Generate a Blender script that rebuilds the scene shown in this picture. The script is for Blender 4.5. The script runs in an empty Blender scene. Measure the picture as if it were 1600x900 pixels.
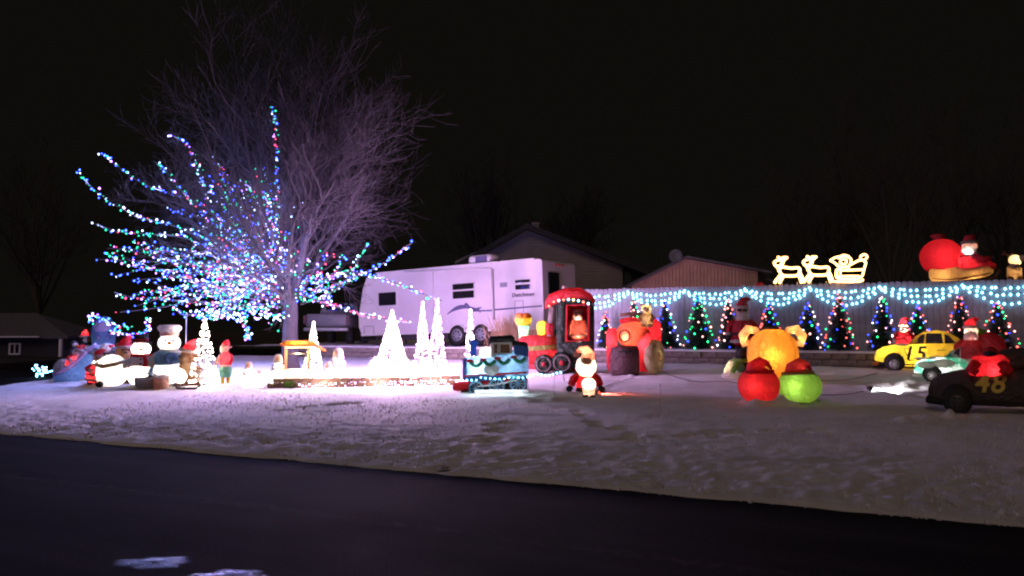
import bpy, math, random
import numpy as np
from mathutils import Vector, Matrix

random.seed(11)
rng = np.random.default_rng(5)
sc = bpy.context.scene
COL = sc.collection
PI = math.pi

# ------------------------------------------------------------------ camera
F = 1232.0                       # focal length in photograph pixels (1600 wide)
EYE = Vector((0, 0, 1.6))
PITCH = math.atan(65 / F)
cam = bpy.data.cameras.new('camera')
cam.sensor_width = 36.0
cam.lens = 36.0 * F / 1600
cam.clip_start = 0.1
cam.clip_end = 2000
cam_o = bpy.data.objects.new('camera', cam)
COL.objects.link(cam_o)
cam_o.location = EYE
cam_o.rotation_euler = (PI / 2 + PITCH, 0, 0)
sc.camera = cam_o

# ------------------------------------------------------------------ night sky, faint street glow
SUN_EL, SUN_AZ = math.radians(38), math.radians(200)
world = bpy.data.worlds.new('World')
sc.world = world
world.use_nodes = True
wn = world.node_tree
wn.nodes.clear()
wo = wn.nodes.new('ShaderNodeOutputWorld')
bg = wn.nodes.new('ShaderNodeBackground')
bg.inputs['Color'].default_value = (1.0, 0.86, 0.68, 1)     # night cloud faintly lit by the town
bg.inputs['Strength'].default_value = 0.0044
wn.links.new(bg.outputs[0], wo.inputs[0])
sun = bpy.data.lights.new('sun', 'SUN')
sun.energy = 0.36
sun.color = (1.0, 0.71, 0.60)
sun.angle = math.radians(25)
sun_o = bpy.data.objects.new('sun', sun)
COL.objects.link(sun_o)
sun_o.rotation_euler = (PI / 2 - SUN_EL, 0, math.radians(-25))
sc.view_settings.view_transform = 'Standard'
sc.view_settings.look = 'None'
sc.view_settings.exposure = 0
sc.view_settings.gamma = 1
sc.render.engine = 'CYCLES'
sc.cycles.use_denoising = True
sc.cycles.filter_width = 2.1
sc.cycles.sample_clamp_indirect = 3.0
sc.cycles.max_bounces = 6
sc.cycles.diffuse_bounces = 3
sc.cycles.caustics_reflective = False
sc.cycles.caustics_refractive = False
try:
    sc.cycles.use_light_tree = True
except Exception:
    pass

# ------------------------------------------------------------------ light levels
TREE_L, FENCE_L, WHITE_L, PRE_L, WARM_L = 7.5, 11.0, 16.0, 6.0, 8.0
LAMP = 1.45

# ------------------------------------------------------------------ where things stand
ET = Vector((0.902, -0.432))     # along the kerb, towards the right
EN = Vector((0.4316, 0.9021))    # away from the road
ORG = Vector((4.2, 6.46))


def ray(px, py):
    v = Vector(((px - 800) / F, (450 - py) / F, -1))
    c, s = math.cos(PI / 2 + PITCH), math.sin(PI / 2 + PITCH)
    return Vector((v.x, v.y * c - v.z * s, v.y * s + v.z * c))


def at(px, py, d):
    r = ray(px, py)
    return EYE + r * (d / r.y)


def s_of(x, y):
    return (x - ORG.x) * EN.x + (y - ORG.y) * EN.y


def t_of(x, y):
    return (x - ORG.x) * ET.x + (y - ORG.y) * ET.y


def ts(t, s, z=0.0):
    return Vector((ORG.x + ET.x * t + EN.x * s, ORG.y + ET.y * t + EN.y * s, z))


WALL_S = 14.0
BED_Z = 1.02


def left_edge(y):                # where the lawn meets the side street
    return -13.3 + 0.22 * (y - 20.4)


def H(x, y):
    s = s_of(x, y)
    if s < 0:
        return 0.0
    if s > WALL_S:
        return BED_Z
    h = 0.07 + 0.042 * s
    e = x - left_edge(y)
    return h * max(0.0, min(1.0, e / 1.2)) if e < 1.2 else h


def G(px, py):
    r = ray(px, py)
    lo, hi = 1.0, 80.0
    for _ in range(50):
        m = (lo + hi) / 2
        p = EYE + r * (m / r.y)
        if p.z > H(p.x, p.y):
            lo = m
        else:
            hi = m
    return EYE + r * (lo / r.y)


def G2(px, py, deeper):
    """ground point seen in the same column as (px, py) but farther back"""
    p = G(px, py)
    q = 1 + deeper / p.y
    x, y = p.x * q, p.y * q
    return Vector((x, y, H(x, y)))


def at_s(px, s, dz=0.0):
    a = (px - 800) / F
    d = (s + ORG.x * EN.x + ORG.y * EN.y) / (a * EN.x + EN.y)
    x, y = a * d, d
    return Vector((x, y, H(x, y) + dz))


def K(d):
    return F / d


# ------------------------------------------------------------------ materials
MATS = {}


def nt(name):
    m = bpy.data.materials.new(name)
    m.use_nodes = True
    t = m.node_tree
    t.nodes.clear()
    o = t.nodes.new('ShaderNodeOutputMaterial')
    return m, t, o


def noise(t, scale, detail=4, coord='Object', rough=0.6):
    tc = t.nodes.new('ShaderNodeTexCoord')
    n = t.nodes.new('ShaderNodeTexNoise')
    n.inputs['Scale'].default_value = scale
    n.inputs['Detail'].default_value = detail
    n.inputs['Roughness'].default_value = rough
    t.links.new(tc.outputs[coord], n.inputs['Vector'])
    return n


def ramp(t, fac, stops):
    r = t.nodes.new('ShaderNodeValToRGB')
    el = r.color_ramp.elements
    while len(el) < len(stops):
        el.new(0.5)
    for e, (p, c) in zip(el, stops):
        e.position = p
        e.color = (*c, 1)
    t.links.new(fac, r.inputs['Fac'])
    return r


def bump(t, h, strength, dist, node):
    b = t.nodes.new('ShaderNodeBump')
    b.inputs['Strength'].default_value = strength
    b.inputs['Distance'].default_value = dist
    t.links.new(h, b.inputs['Height'])
    t.links.new(b.outputs[0], node.inputs['Normal'])
    return b


def paint(name, c, rough=0.6, var=0.15, scale=6.0, metal=0.0, bmp=0.0, bscale=30.0, spec=0.4):
    if name in MATS:
        return MATS[name]
    m, t, o = nt(name)
    p = t.nodes.new('ShaderNodeBsdfPrincipled')
    n = noise(t, scale)
    lo = tuple(max(0, x * (1 - var)) for x in c)
    hi = tuple(min(1, x * (1 + var)) for x in c)
    r = ramp(t, n.outputs['Fac'], [(0.3, lo), (0.7, hi)])
    t.links.new(r.outputs[0], p.inputs['Base Color'])
    p.inputs['Roughness'].default_value = rough
    p.inputs['Metallic'].default_value = metal
    p.inputs['Specular IOR Level'].default_value = spec
    if bmp:
        n2 = noise(t, bscale, 6)
        bump(t, n2.outputs['Fac'], 0.8, bmp, p)
    t.links.new(p.outputs[0], o.inputs[0])
    MATS[name] = m
    return m


def nylon(name, c, tr=0.68, bscale=8.0):
    """thin inflated cloth: lit from outside and from the lamp inside it"""
    if name in MATS:
        return MATS[name]
    m, t, o = nt(name)
    n = noise(t, 2.2, 3)
    r = ramp(t, n.outputs['Fac'], [(0.3, tuple(x * 0.86 for x in c)), (0.7, c)])
    d = t.nodes.new('ShaderNodeBsdfDiffuse')
    tl = t.nodes.new('ShaderNodeBsdfTranslucent')
    g = t.nodes.new('ShaderNodeBsdfGlossy')
    g.inputs['Roughness'].default_value = 0.45
    g.inputs['Color'].default_value = (0.6, 0.6, 0.6, 1)
    n2 = noise(t, bscale, 5)
    b = bump(t, n2.outputs['Fac'], 1.0, 0.11, d)
    t.links.new(b.outputs[0], tl.inputs['Normal'])
    t.links.new(b.outputs[0], g.inputs['Normal'])
    t.links.new(r.outputs[0], d.inputs['Color'])
    t.links.new(r.outputs[0], tl.inputs['Color'])
    mx = t.nodes.new('ShaderNodeMixShader')
    mx.inputs[0].default_value = tr
    t.links.new(d.outputs[0], mx.inputs[1])
    t.links.new(tl.outputs[0], mx.inputs[2])
    m2 = t.nodes.new('ShaderNodeMixShader')
    m2.inputs[0].default_value = 0.04
    t.links.new(mx.outputs[0], m2.inputs[1])
    t.links.new(g.outputs[0], m2.inputs[2])
    t.links.new(m2.outputs[0], o.inputs[0])
    MATS[name] = m
    return m


def glow(name, c, strength):
    if name in MATS:
        return MATS[name]
    m, t, o = nt(name)
    e = t.nodes.new('ShaderNodeEmission')
    e.inputs['Color'].default_value = (*c, 1)
    e.inputs['Strength'].default_value = strength
    t.links.new(e.outputs[0], o.inputs[0])
    MATS[name] = m
    return m


def snow_mat():
    m, t, o = nt('snow')
    p = t.nodes.new('ShaderNodeBsdfPrincipled')
    n = noise(t, 1.3, 6)
    r = ramp(t, n.outputs['Fac'], [(0.3, (0.66, 0.66, 0.69)), (0.62, (0.84, 0.84, 0.86))])
    # thin spots where the dead grass shows through
    n3 = noise(t, 5.5, 8, rough=0.75)
    r3 = ramp(t, n3.outputs['Fac'], [(0.30, (0.34, 0.31, 0.26)), (0.40, (1, 1, 1))])
    mx = t.nodes.new('ShaderNodeMixRGB')
    mx.blend_type = 'MULTIPLY'
    mx.inputs[0].default_value = 0.85
    t.links.new(r.outputs[0], mx.inputs[1])
    t.links.new(r3.outputs[0], mx.inputs[2])
    t.links.new(mx.outputs[0], p.inputs['Base Color'])
    p.inputs['Roughness'].default_value = 0.85
    p.inputs['Specular IOR Level'].default_value = 0.2
    n2 = noise(t, 34, 8, rough=0.75)
    bump(t, n2.outputs['Fac'], 1.0, 0.035, p)
    t.links.new(p.outputs[0], o.inputs[0])
    MATS['snow'] = m
    return m


def road_mat():
    m, t, o = nt('asphalt')
    p = t.nodes.new('ShaderNodeBsdfPrincipled')
    n = noise(t, 0.6, 7, coord='Object')
    r = ramp(t, n.outputs['Fac'], [(0.3, (0.008, 0.0075, 0.0085)), (0.7, (0.017, 0.016, 0.018))])
    # a faint line of dried salt parallel to the kerb
    tc = t.nodes.new('ShaderNodeTexCoord')
    dt = t.nodes.new('ShaderNodeVectorMath')
    dt.operation = 'DOT_PRODUCT'
    dt.inputs[1].default_value = (EN.x, EN.y, 0)
    t.links.new(tc.outputs['Object'], dt.inputs[0])
    s0 = ORG.x * EN.x + ORG.y * EN.y
    a = t.nodes.new('ShaderNodeMath')
    a.operation = 'SUBTRACT'
    a.inputs[1].default_value = s0 - 2.12
    t.links.new(dt.outputs['Value'], a.inputs[0])
    b = t.nodes.new('ShaderNodeMath')
    b.operation = 'ABSOLUTE'
    t.links.new(a.outputs[0], b.inputs[0])
    rr = ramp(t, b.outputs[0], [(0.0, (1, 1, 1)), (0.13, (0, 0, 0))])
    n4 = noise(t, 9, 6)
    r4 = ramp(t, n4.outputs['Fac'], [(0.42, (0, 0, 0)), (0.68, (1, 1, 1))])
    mul = t.nodes.new('ShaderNodeMixRGB')
    mul.blend_type = 'MULTIPLY'
    mul.inputs[0].default_value = 1
    t.links.new(rr.outputs[0], mul.inputs[1])
    t.links.new(r4.outputs[0], mul.inputs[2])
    mx = t.nodes.new('ShaderNodeMixRGB')
    mx.inputs[2].default_value = (0.065, 0.06, 0.065, 1)
    t.links.new(mul.outputs[0], mx.inputs[0])
    t.links.new(r.outputs[0], mx.inputs[1])
    ng = noise(t, 55, 3, rough=.8)
    rg = ramp(t, ng.outputs['Fac'], [(.35, (.35, .35, .35)), (.66, (1.9, 1.9, 1.9))])
    mp = t.nodes.new('ShaderNodeMapping')
    mp.vector_type = 'TEXTURE'
    mp.inputs['Rotation'].default_value = (0, 0, math.atan2(ET.y, ET.x))
    mp.inputs['Scale'].default_value = (9, .55, 1)
    t.links.new(tc.outputs['Object'], mp.inputs['Vector'])
    ns = t.nodes.new('ShaderNodeTexNoise')
    ns.inputs['Scale'].default_value = 1.0
    ns.inputs['Detail'].default_value = 6
    t.links.new(mp.outputs[0], ns.inputs['Vector'])
    rs = ramp(t, ns.outputs['Fac'], [(.36, (.5, .5, .5)), (.66, (1.9, 1.85, 1.8))])
    gs = t.nodes.new('ShaderNodeMixRGB')
    gs.blend_type = 'MULTIPLY'
    gs.inputs[0].default_value = 1
    t.links.new(rg.outputs[0], gs.inputs[1])
    t.links.new(rs.outputs[0], gs.inputs[2])
    gm = t.nodes.new('ShaderNodeMixRGB')
    gm.blend_type = 'MULTIPLY'
    gm.inputs[0].default_value = 1
    t.links.new(mx.outputs[0], gm.inputs[1])
    t.links.new(gs.outputs[0], gm.inputs[2])
    t.links.new(gm.outputs[0], p.inputs['Base Color'])
    r5 = ramp(t, n.outputs['Fac'], [(0.35, (0.86, 0.86, 0.86)), (0.65, (0.97, 0.97, 0.97))])
    t.links.new(r5.outputs[0], p.inputs['Roughness'])
    p.inputs['Specular IOR Level'].default_value = 0.06
    n2 = noise(t, 38, 6, rough=.8)
    bump(t, n2.outputs['Fac'], 1.0, 0.03, p)
    t.links.new(p.outputs[0], o.inputs[0])
    MATS['asphalt'] = m
    return m


SNOW = snow_mat()
ROAD = road_mat()
def ice_mat():
    m, t, o = nt('ice')
    p = t.nodes.new('ShaderNodeBsdfPrincipled')
    p.inputs['Base Color'].default_value = (.10, .10, .12, 1)
    p.inputs['Roughness'].default_value = .34
    p.inputs['Specular IOR Level'].default_value = .8
    tc = t.nodes.new('ShaderNodeTexCoord')
    v = t.nodes.new('ShaderNodeVectorMath')
    v.operation = 'DISTANCE'
    v.inputs[1].default_value = (.5, .5, .5)
    t.links.new(tc.outputs['Generated'], v.inputs[0])
    n = noise(t, 26, 6, rough=.7)
    a = t.nodes.new('ShaderNodeMath')
    a.operation = 'MULTIPLY_ADD'
    a.inputs[1].default_value = .55
    t.links.new(n.outputs['Fac'], a.inputs[0])
    t.links.new(v.outputs['Value'], a.inputs[2])
    r = ramp(t, a.outputs[0], [(.30, (.8, .8, .8)), (.74, (0, 0, 0))])
    tr = t.nodes.new('ShaderNodeBsdfTransparent')
    mx = t.nodes.new('ShaderNodeMixShader')
    t.links.new(r.outputs[0], mx.inputs[0])
    t.links.new(tr.outputs[0], mx.inputs[1])
    t.links.new(p.outputs[0], mx.inputs[2])
    t.links.new(mx.outputs[0], o.inputs[0])
    return m


ICE = ice_mat()
EARTH = paint('dark_earth', (0.05, 0.045, 0.04), 0.95, 0.3, 2, bmp=0.03)
BARK = paint('bark', (0.029, 0.024, 0.029), 0.9, 0.3, 9, bmp=0.03)
BARK_DARK = paint('bark_dark', (0.06, 0.055, 0.05), 0.95, 0.3, 9)
FENCE_W = paint('grey_board', (0.26, 0.27, 0.31), 0.8, 0.34, 3.5, bmp=0.01)
STONE = paint('block', (0.17, 0.145, 0.13), 0.95, 0.45, 7, bmp=0.03, bscale=14)
BRICK = paint('edging_brick', (0.30, 0.19, 0.13), 0.95, 0.35, 9, bmp=0.03, bscale=18)
WHITE = paint('white_paint', (0.78, 0.77, 0.78), 0.45, 0.05)
TRAIL = paint('trailer_skin', (0.78, 0.74, 0.79), 0.4, 0.06, 1.2)
DARKGLASS = paint('dark_glass', (0.10, 0.10, 0.12), 0.02, 0.1, metal=0.85, spec=0.8)
BLACK = paint('black_rubber', (0.02, 0.02, 0.02), 0.8)
STEEL = paint('grey_metal', (0.35, 0.35, 0.37), 0.45, 0.15, metal=0.6)
DARKMETAL = paint('dark_metal', (0.05, 0.05, 0.055), 0.6)
STRIPE = paint('grey_blue_stripe', (0.14, 0.13, 0.26), 0.5)
SIDING = paint('house_siding', (0.34, 0.29, 0.30), 0.8, 0.1, 1.5)
TANSIDE = paint('tan_siding', (0.42, 0.27, 0.19), 0.8, 0.14, 2.5)
SHINGLE = paint('shingle', (0.045, 0.045, 0.05), 0.9, 0.3, 5, bmp=0.02)
GREYROOF = paint('grey_shingle', (0.11, 0.11, 0.12), 0.9, 0.25, 5, bmp=0.02)
DARKWALL = paint('dark_siding', (0.035, 0.035, 0.04), 0.9)
CABLE = paint('cable', (0.03, 0.035, 0.03), 0.7)
NEEDLE = paint('needles', (0.030, 0.065, 0.034), 0.8, 0.4, 9)
NEEDLE_D = paint('needles_dark', (0.020, 0.042, 0.026), 0.8, 0.4, 9)
OVERLIT = paint('overlit_foliage', (0.82, 0.80, 0.76), 0.6, 0.06)  # foliage coloured white for its overexposed look
STRAW = paint('dry_grass', (0.36, 0.24, 0.14), 0.9, 0.3)
WOOD = paint('warm_wood', (0.40, 0.22, 0.09), 0.7, 0.3, 5, bmp=0.01)
REDPLASTIC = paint('red_plastic', (0.62, 0.03, 0.04), 0.4)

N_RED = nylon('red_nylon', (0.80, 0.035, 0.055))
N_DRED = nylon('dark_red_nylon', (0.45, 0.02, 0.03), 0.3)
N_WHITE = nylon('white_nylon', (0.86, 0.82, 0.76))
N_PINK = nylon('pink_nylon', (0.82, 0.50, 0.38))
N_BLUE = nylon('blue_nylon', (0.10, 0.28, 0.62))
N_DBLUE = nylon('slate_blue_nylon', (0.14, 0.25, 0.52), 0.5)
N_SKY = nylon('sky_blue_nylon', (0.30, 0.55, 0.78))
N_LILAC = nylon('lilac_nylon', (0.52, 0.42, 0.66), 0.4)
N_GREEN = nylon('green_nylon', (0.30, 0.55, 0.10))
N_DGREEN = nylon('dark_green_nylon', (0.012, 0.034, 0.020), 0.25)
N_GARL = nylon('garland_nylon', (0.02, 0.22, 0.10), 0.3)
N_ORANGE = nylon('orange_nylon', (0.90, 0.38, 0.05))
N_TAN = nylon('tan_nylon', (0.62, 0.40, 0.20))
N_CREAM = nylon('cream_nylon', (0.68, 0.56, 0.40))
N_BROWN = nylon('brown_nylon', (0.22, 0.10, 0.05), 0.35)
N_MOTTLE = nylon('green_white_nylon', (0.80, 0.84, 0.80))
for nd in N_MOTTLE.node_tree.nodes:
    if nd.type == 'VALTORGB':
        nd.color_ramp.elements[0].position, nd.color_ramp.elements[1].position = .44, .56
        nd.color_ramp.elements[0].color = (.06, .34, .20, 1)
    if nd.type == 'TEX_NOISE' and nd.inputs['Scale'].default_value < 3:
        nd.inputs['Scale'].default_value = 5.5
N_SALMON = nylon('salmon_nylon', (0.88, 0.24, 0.14))
N_YELLOW = nylon('yellow_nylon', (0.88, 0.62, 0.06))
N_BLACK = nylon('black_nylon', (0.022, 0.020, 0.022), 0.15)
N_CHAR = nylon('charcoal_nylon', (0.085, 0.066, 0.060), 0.15)
N_GREY = nylon('grey_nylon', (0.20, 0.17, 0.16), 0.3)
N_LGREY = nylon('pale_grey_nylon', (0.52, 0.52, 0.55), 0.35)
N_MINT = nylon('mint_nylon', (0.25, 0.58, 0.40))

B_COLS = [glow('bulb_blue', (0.03, 0.07, 1.0), TREE_L * 2.6), glow('bulb_green', (0.02, 0.80, 0.42), TREE_L * 0.45),
          glow('bulb_pink', (1.0, 0.08, 0.22), TREE_L * 0.6), glow('bulb_white', (0.45, 0.62, 1.0), TREE_L * 1.1),
          glow('bulb_violet', (0.42, 0.16, 1.0), TREE_L * 1.8)]
P_COLS = [glow('mini_blue', (0.02, 0.05, 1.0), PRE_L * 1.5), glow('mini_green', (0.02, 1.0, 0.30), PRE_L * .8),
          glow('mini_red', (1.0, 0.10, 0.08), PRE_L), glow('mini_pink', (1.0, 0.36, 0.34), PRE_L), glow('mini_white', (0.8, 0.85, 1.0), PRE_L)]
COOL = glow('bulb_cool_white', (0.22, 0.72, 1.0), FENCE_L)
WARMW = glow('bulb_warm_white', (1.0, 0.80, 0.68), WHITE_L * .75)
PINKW = glow('bulb_pinkish_white', (1.0, 0.58, 0.95), WHITE_L)
AMBER = glow('rope_light', (1.0, 0.50, 0.15), WARM_L * .9)


# ------------------------------------------------------------------ mesh builder
class MB:
    def __init__(self, k=1.0):
        self.v, self.f, self.m, self.sm = [], [], [], []
        self.k = k               # photograph pixels (or metres) per metre
        self.M = Matrix.Identity(4)
        self.mi = 0
        self.smooth = True

    def add(self, vs, fs, smooth=None):
        o = len(self.v)
        M = self.M
        for p in vs:
            self.v.append(M @ Vector(p))
        s = self.smooth if smooth is None else smooth
        for f in fs:
            self.f.append([i + o for i in f])
            self.m.append(self.mi)
            self.sm.append(s)
        return self

    def box(self, c, s, r=0.0):
        x, y, z = c
        a, b, h = s[0] / 2, s[1] / 2, s[2] / 2
        if r <= 0:
            vs = [(x + i * a, y + j * b, z + l * h) for i in (-1, 1) for j in (-1, 1) for l in (-1, 1)]
            fs = [(0, 1, 3, 2), (4, 6, 7, 5), (0, 4, 5, 1), (2, 3, 7, 6), (0, 2, 6, 4), (1, 5, 7, 3)]
            return self.add(vs, fs, False)
        secs = []
        r = min(r, a * .95, b * .95, h * .95)
        for dx, ins in ((-a, r), (-a + r * .3, r * .3), (-a + r, 0), (a - r, 0), (a - r * .3, r * .3), (a, r)):
            secs.append((x + dx, y, z, b - ins, h - ins))
        return self.loft(secs, 16, max(2.5, 2 + 3 * (1 - r / max(1e-6, min(b, h)))))

    def ell(self, c, r, seg=18, rings=12):
        if isinstance(r, (int, float)):
            r = (r, r, r)
        vs, fs = [], []
        for i in range(rings + 1):
            th = PI * i / rings
            for j in range(seg):
                ph = 2 * PI * j / seg
                vs.append((c[0] + r[0] * math.sin(th) * math.cos(ph), c[1] + r[1] * math.sin(th) * math.sin(ph), c[2] + r[2] * math.cos(th)))
        for i in range(rings):
            for j in range(seg):
                a, b = i * seg + j, i * seg + (j + 1) % seg
                fs.append((a, a + seg, b + seg, b))
        return self.add(vs, fs)

    def tube(self, pts, rad, n=8, cap=True, closed=False):
        pts = [Vector(p) for p in pts]
        if isinstance(rad, (int, float)):
            rad = [rad] * len(pts)
        vs, fs = [], []
        N = len(pts)
        prev = None
        for i, p in enumerate(pts):
            if closed:
                d = pts[(i + 1) % N] - pts[i - 1]
            else:
                d = pts[min(i + 1, N - 1)] - pts[max(i - 1, 0)]
            if d.length < 1e-9:
                d = Vector((0, 0, 1))
            d.normalize()
            if prev is None:
                u = d.orthogonal().normalized()
            else:
                u = prev - d * prev.dot(d)
                u = u.normalized() if u.length > 1e-6 else d.orthogonal().normalized()
            prev = u
            w = d.cross(u)
            for j in range(n):
                a = 2 * PI * j / n
                q = p + (u * math.cos(a) + w * math.sin(a)) * rad[i]
                vs.append(tuple(q))
        for i in range(N if closed else N - 1):
            for j in range(n):
                a, b = i * n + j, i * n + (j + 1) % n
                i2 = (i + 1) % N
                fs.append((a, b, i2 * n + (j + 1) % n, i2 * n + j))
        if cap and not closed:
            fs.append(tuple(range(n - 1, -1, -1)))
            fs.append(tuple(range((N - 1) * n, N * n)))
        return self.add(vs, fs)

    def lathe(self, prof, c=(0, 0, 0), n=18, axis='z'):
        vs, fs = [], []
        for r, h in prof:
            for j in range(n):
                a = 2 * PI * j / n
                x, y = r * math.cos(a), r * math.sin(a)
                if axis == 'z':
                    p = (x, y, h)
                elif axis == 'y':
                    p = (x, h, y)
                else:
                    p = (h, x, y)
                vs.append((p[0] + c[0], p[1] + c[1], p[2] + c[2]))
        for i in range(len(prof) - 1):
            for j in range(n):
                a, b = i * n + j, i * n + (j + 1) % n
                fs.append((a, b, b + n, a + n))
        return self.add(vs, fs)

    def loft(self, secs, n=20, e=2.6):
        """sections along x: (x, y, z, half width, half height), superellipse outline"""
        vs, fs = [], []
        for x, y, z, hw, hh in secs:
            for j in range(n):
                a = 2 * PI * (j + 0.5) / n
                ca, sa = math.cos(a), math.sin(a)
                vs.append((x, y + hw * math.copysign(abs(ca) ** (2 / e), ca), z + hh * math.copysign(abs(sa) ** (2 / e), sa)))
        for i in range(len(secs) - 1):
            for j in range(n):
                a, b = i * n + j, i * n + (j + 1) % n
                fs.append((a, b, b + n, a + n))
        fs.append(tuple(range(n - 1, -1, -1)))
        fs.append(tuple(range((len(secs) - 1) * n, len(secs) * n)))
        return self.add(vs, fs)

    def puff(self, poly, y0, y1, ins=0.0):
        """outline in x,z given thickness along y; ins rounds the two faces"""
        cx = sum(p[0] for p in poly) / len(poly)
        cz = sum(p[1] for p in poly) / len(poly)
        n = len(poly)

        def ring(y, q):
            out = []
            for x, z in poly:
                dx, dz = x - cx, z - cz
                L = math.hypot(dx, dz) or 1
                f = max(0.1, 1 - q / L)
                out.append((cx + dx * f, y, cz + dz * f))
            return out
        lay = [(y0, ins), (y0 + (y1 - y0) * .08, ins * .4), (y0 + (y1 - y0) * .3, 0), (y0 + (y1 - y0) * .7, 0), (y0 + (y1 - y0) * .92, ins * .4), (y1, ins)] if ins > 0 else [(y0, 0), (y1, 0)]
        vs, fs = [], []
        for y, q in lay:
            vs += ring(y, q)
        for i in range(len(lay) - 1):
            for j in range(n):
                a, b = i * n + j, i * n + (j + 1) % n
                fs.append((a, b, b + n, a + n))
        fs.append(tuple(range(n - 1, -1, -1)))
        fs.append(tuple(range((len(lay) - 1) * n, len(lay) * n)))
        return self.add(vs, fs, ins > 0)

    def quad(self, a, b, c, d):
        return self.add([a, b, c, d], [(0, 1, 2, 3)], False)

    def bulb(self, p, r):
        x, y, z = p
        vs = [(x + r, y, z), (x - r, y, z), (x, y + r, z), (x, y - r, z), (x, y, z + r), (x, y, z - r)]
        fs = [(0, 2, 4), (2, 1, 4), (1, 3, 4), (3, 0, 4), (2, 0, 5), (1, 2, 5), (3, 1, 5), (0, 3, 5)]
        return self.add(vs, fs)

    def build(self, name, mats, parent=None, kind=None):
        me = bpy.data.meshes.new(name)
        s = 1.0 / self.k
        me.from_pydata([tuple(p * s) for p in self.v], [], self.f)
        if not isinstance(mats, (list, tuple)):
            mats = [mats]
        for m in mats:
            me.materials.append(m)
        me.polygons.foreach_set('material_index', self.m)
        me.polygons.foreach_set('use_smooth', self.sm)
        me.update()
        o = bpy.data.objects.new(name, me)
        COL.objects.link(o)
        if parent:
            o.parent = parent
        if kind:
            o['kind'] = kind
        return o


def tag(o, label=None, cat=None, group=None, kind=None):
    if label:
        o['label'] = label
    if cat:
        o['category'] = cat
    if group:
        o['group'] = group
    if kind:
        o['kind'] = kind
    return o


def empty(name, loc, label=None, cat=None, group=None, rz=0.0):
    o = bpy.data.objects.new(name, None)
    COL.objects.link(o)
    o.location = loc
    o.rotation_euler = (0, 0, rz)
    o.empty_display_size = 0.1
    return tag(o, label, cat, group)


class T:
    """a thing whose parts are drawn in photograph pixels about its foot (px right, depth, px up)"""

    def __init__(self, name, label, cat, px, py=None, p=None, group=None, rz=None, sink=0.015, back=0.0):
        self.p = p.copy() if p is not None else G(px, py)
        self.k = K(self.p.y)
        if rz is None:               # figures are turned towards the road in front of them
            rz = -math.atan2(self.p.x, self.p.y)
        q = 1 + back / self.k / math.hypot(self.p.x, self.p.y)
        self.p.x *= q
        self.p.y *= q
        self.rz = rz
        self.root = empty(name, self.p - Vector((0, 0, sink)), label, cat, group, rz)

    def loc(self, x, y, z):
        c, s = math.cos(self.rz), math.sin(self.rz)
        return self.p + Vector((x * c - y * s, x * s + y * c, z)) / self.k

    def mb(self):
        return MB(self.k)

    def part(self, name, mats, fn, parent=None, kind=None):
        b = MB(self.k)
        fn(b)
        return b.build(name, mats, parent or self.root, kind)

    def lamp(self, x, y, z, c=(1, .8, .6), w=5.0, r=0.05):
        l = bpy.data.lights.new('lamp', 'POINT')
        l.energy = w * LAMP
        l.color = c
        l.shadow_soft_size = r
        o = bpy.data.objects.new('lamp', l)
        COL.objects.link(o)
        o.parent = self.root
        o.location = (x / self.k, y / self.k, z / self.k)
        return o


def text_mesh(name, body, size, mat, parent, loc, rot, extrude=0.004, shear=0.0, bold=0.0):
    cu = bpy.data.curves.new(name, 'FONT')
    cu.body = body
    cu.size = size
    cu.extrude = extrude
    cu.shear = shear
    cu.offset = bold
    cu.space_character = 1.12
    cu.align_x = 'CENTER'
    cu.align_y = 'CENTER'
    tmp = bpy.data.objects.new(name + '_tmp', cu)
    COL.objects.link(tmp)
    dg = bpy.context.evaluated_depsgraph_get()
    me = bpy.data.meshes.new_from_object(tmp.evaluated_get(dg))
    bpy.data.objects.remove(tmp)
    bpy.data.curves.remove(cu)
    me.materials.clear()
    me.materials.append(mat)
    me.name = name
    o = bpy.data.objects.new(name, me)
    COL.objects.link(o)
    o.parent = parent
    o.location = loc
    o.rotation_euler = rot
    return o


# ------------------------------------------------------------------ numeric noise for the snow
def vnoise(x, y, seed):
    g = np.random.default_rng(seed).random((256, 256))
    xi, yi = np.floor(x).astype(int), np.floor(y).astype(int)
    fx, fy = x - xi, y - yi
    fx, fy = fx * fx * (3 - 2 * fx), fy * fy * (3 - 2 * fy)
    a = g[xi % 256, yi % 256]
    b = g[(xi + 1) % 256, yi % 256]
    c = g[xi % 256, (yi + 1) % 256]
    d = g[(xi + 1) % 256, (yi + 1) % 256]
    return (a * (1 - fx) + b * fx) * (1 - fy) + (c * (1 - fx) + d * fx) * fy - 0.5


def fbm(x, y, seed, o=4):
    r = 0
    a = 1.0
    for i in range(o):
        r = r + a * vnoise(x, y, seed + i)
        x, y, a = x * 2.03 + 7.1, y * 2.03 + 3.7, a * .5
    return r


def grid_mesh(name, X, Y, Z, mat, keep=None):
    n, m = X.shape
    co = np.stack([X, Y, Z], -1).reshape(-1, 3)
    i = np.arange((n - 1) * (m - 1))
    r, c = i // (m - 1), i % (m - 1)
    a = r * m + c
    q = np.stack([a, a + m, a + m + 1, a + 1], -1)
    if keep is not None:
        kk = keep.reshape(-1)
        q = q[kk[q].all(1)]
    me = bpy.data.meshes.new(name)
    me.from_pydata(co.tolist(), [], q.tolist())
    me.materials.append(mat)
    me.polygons.foreach_set('use_smooth', [True] * len(q))
    me.update()
    o = bpy.data.objects.new(name, me)
    COL.objects.link(o)
    return o


def fill_lamp(root, loc, c, w, r=.03):
    """point lamp added to stand in for the light of a stretch of bulbs"""
    l = bpy.data.lights.new('lamp', 'POINT')
    l.energy = w
    l.color = c
    l.shadow_soft_size = r
    o = bpy.data.objects.new('lamp', l)
    COL.objects.link(o)
    o.parent = root
    o.location = loc
    return o


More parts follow.
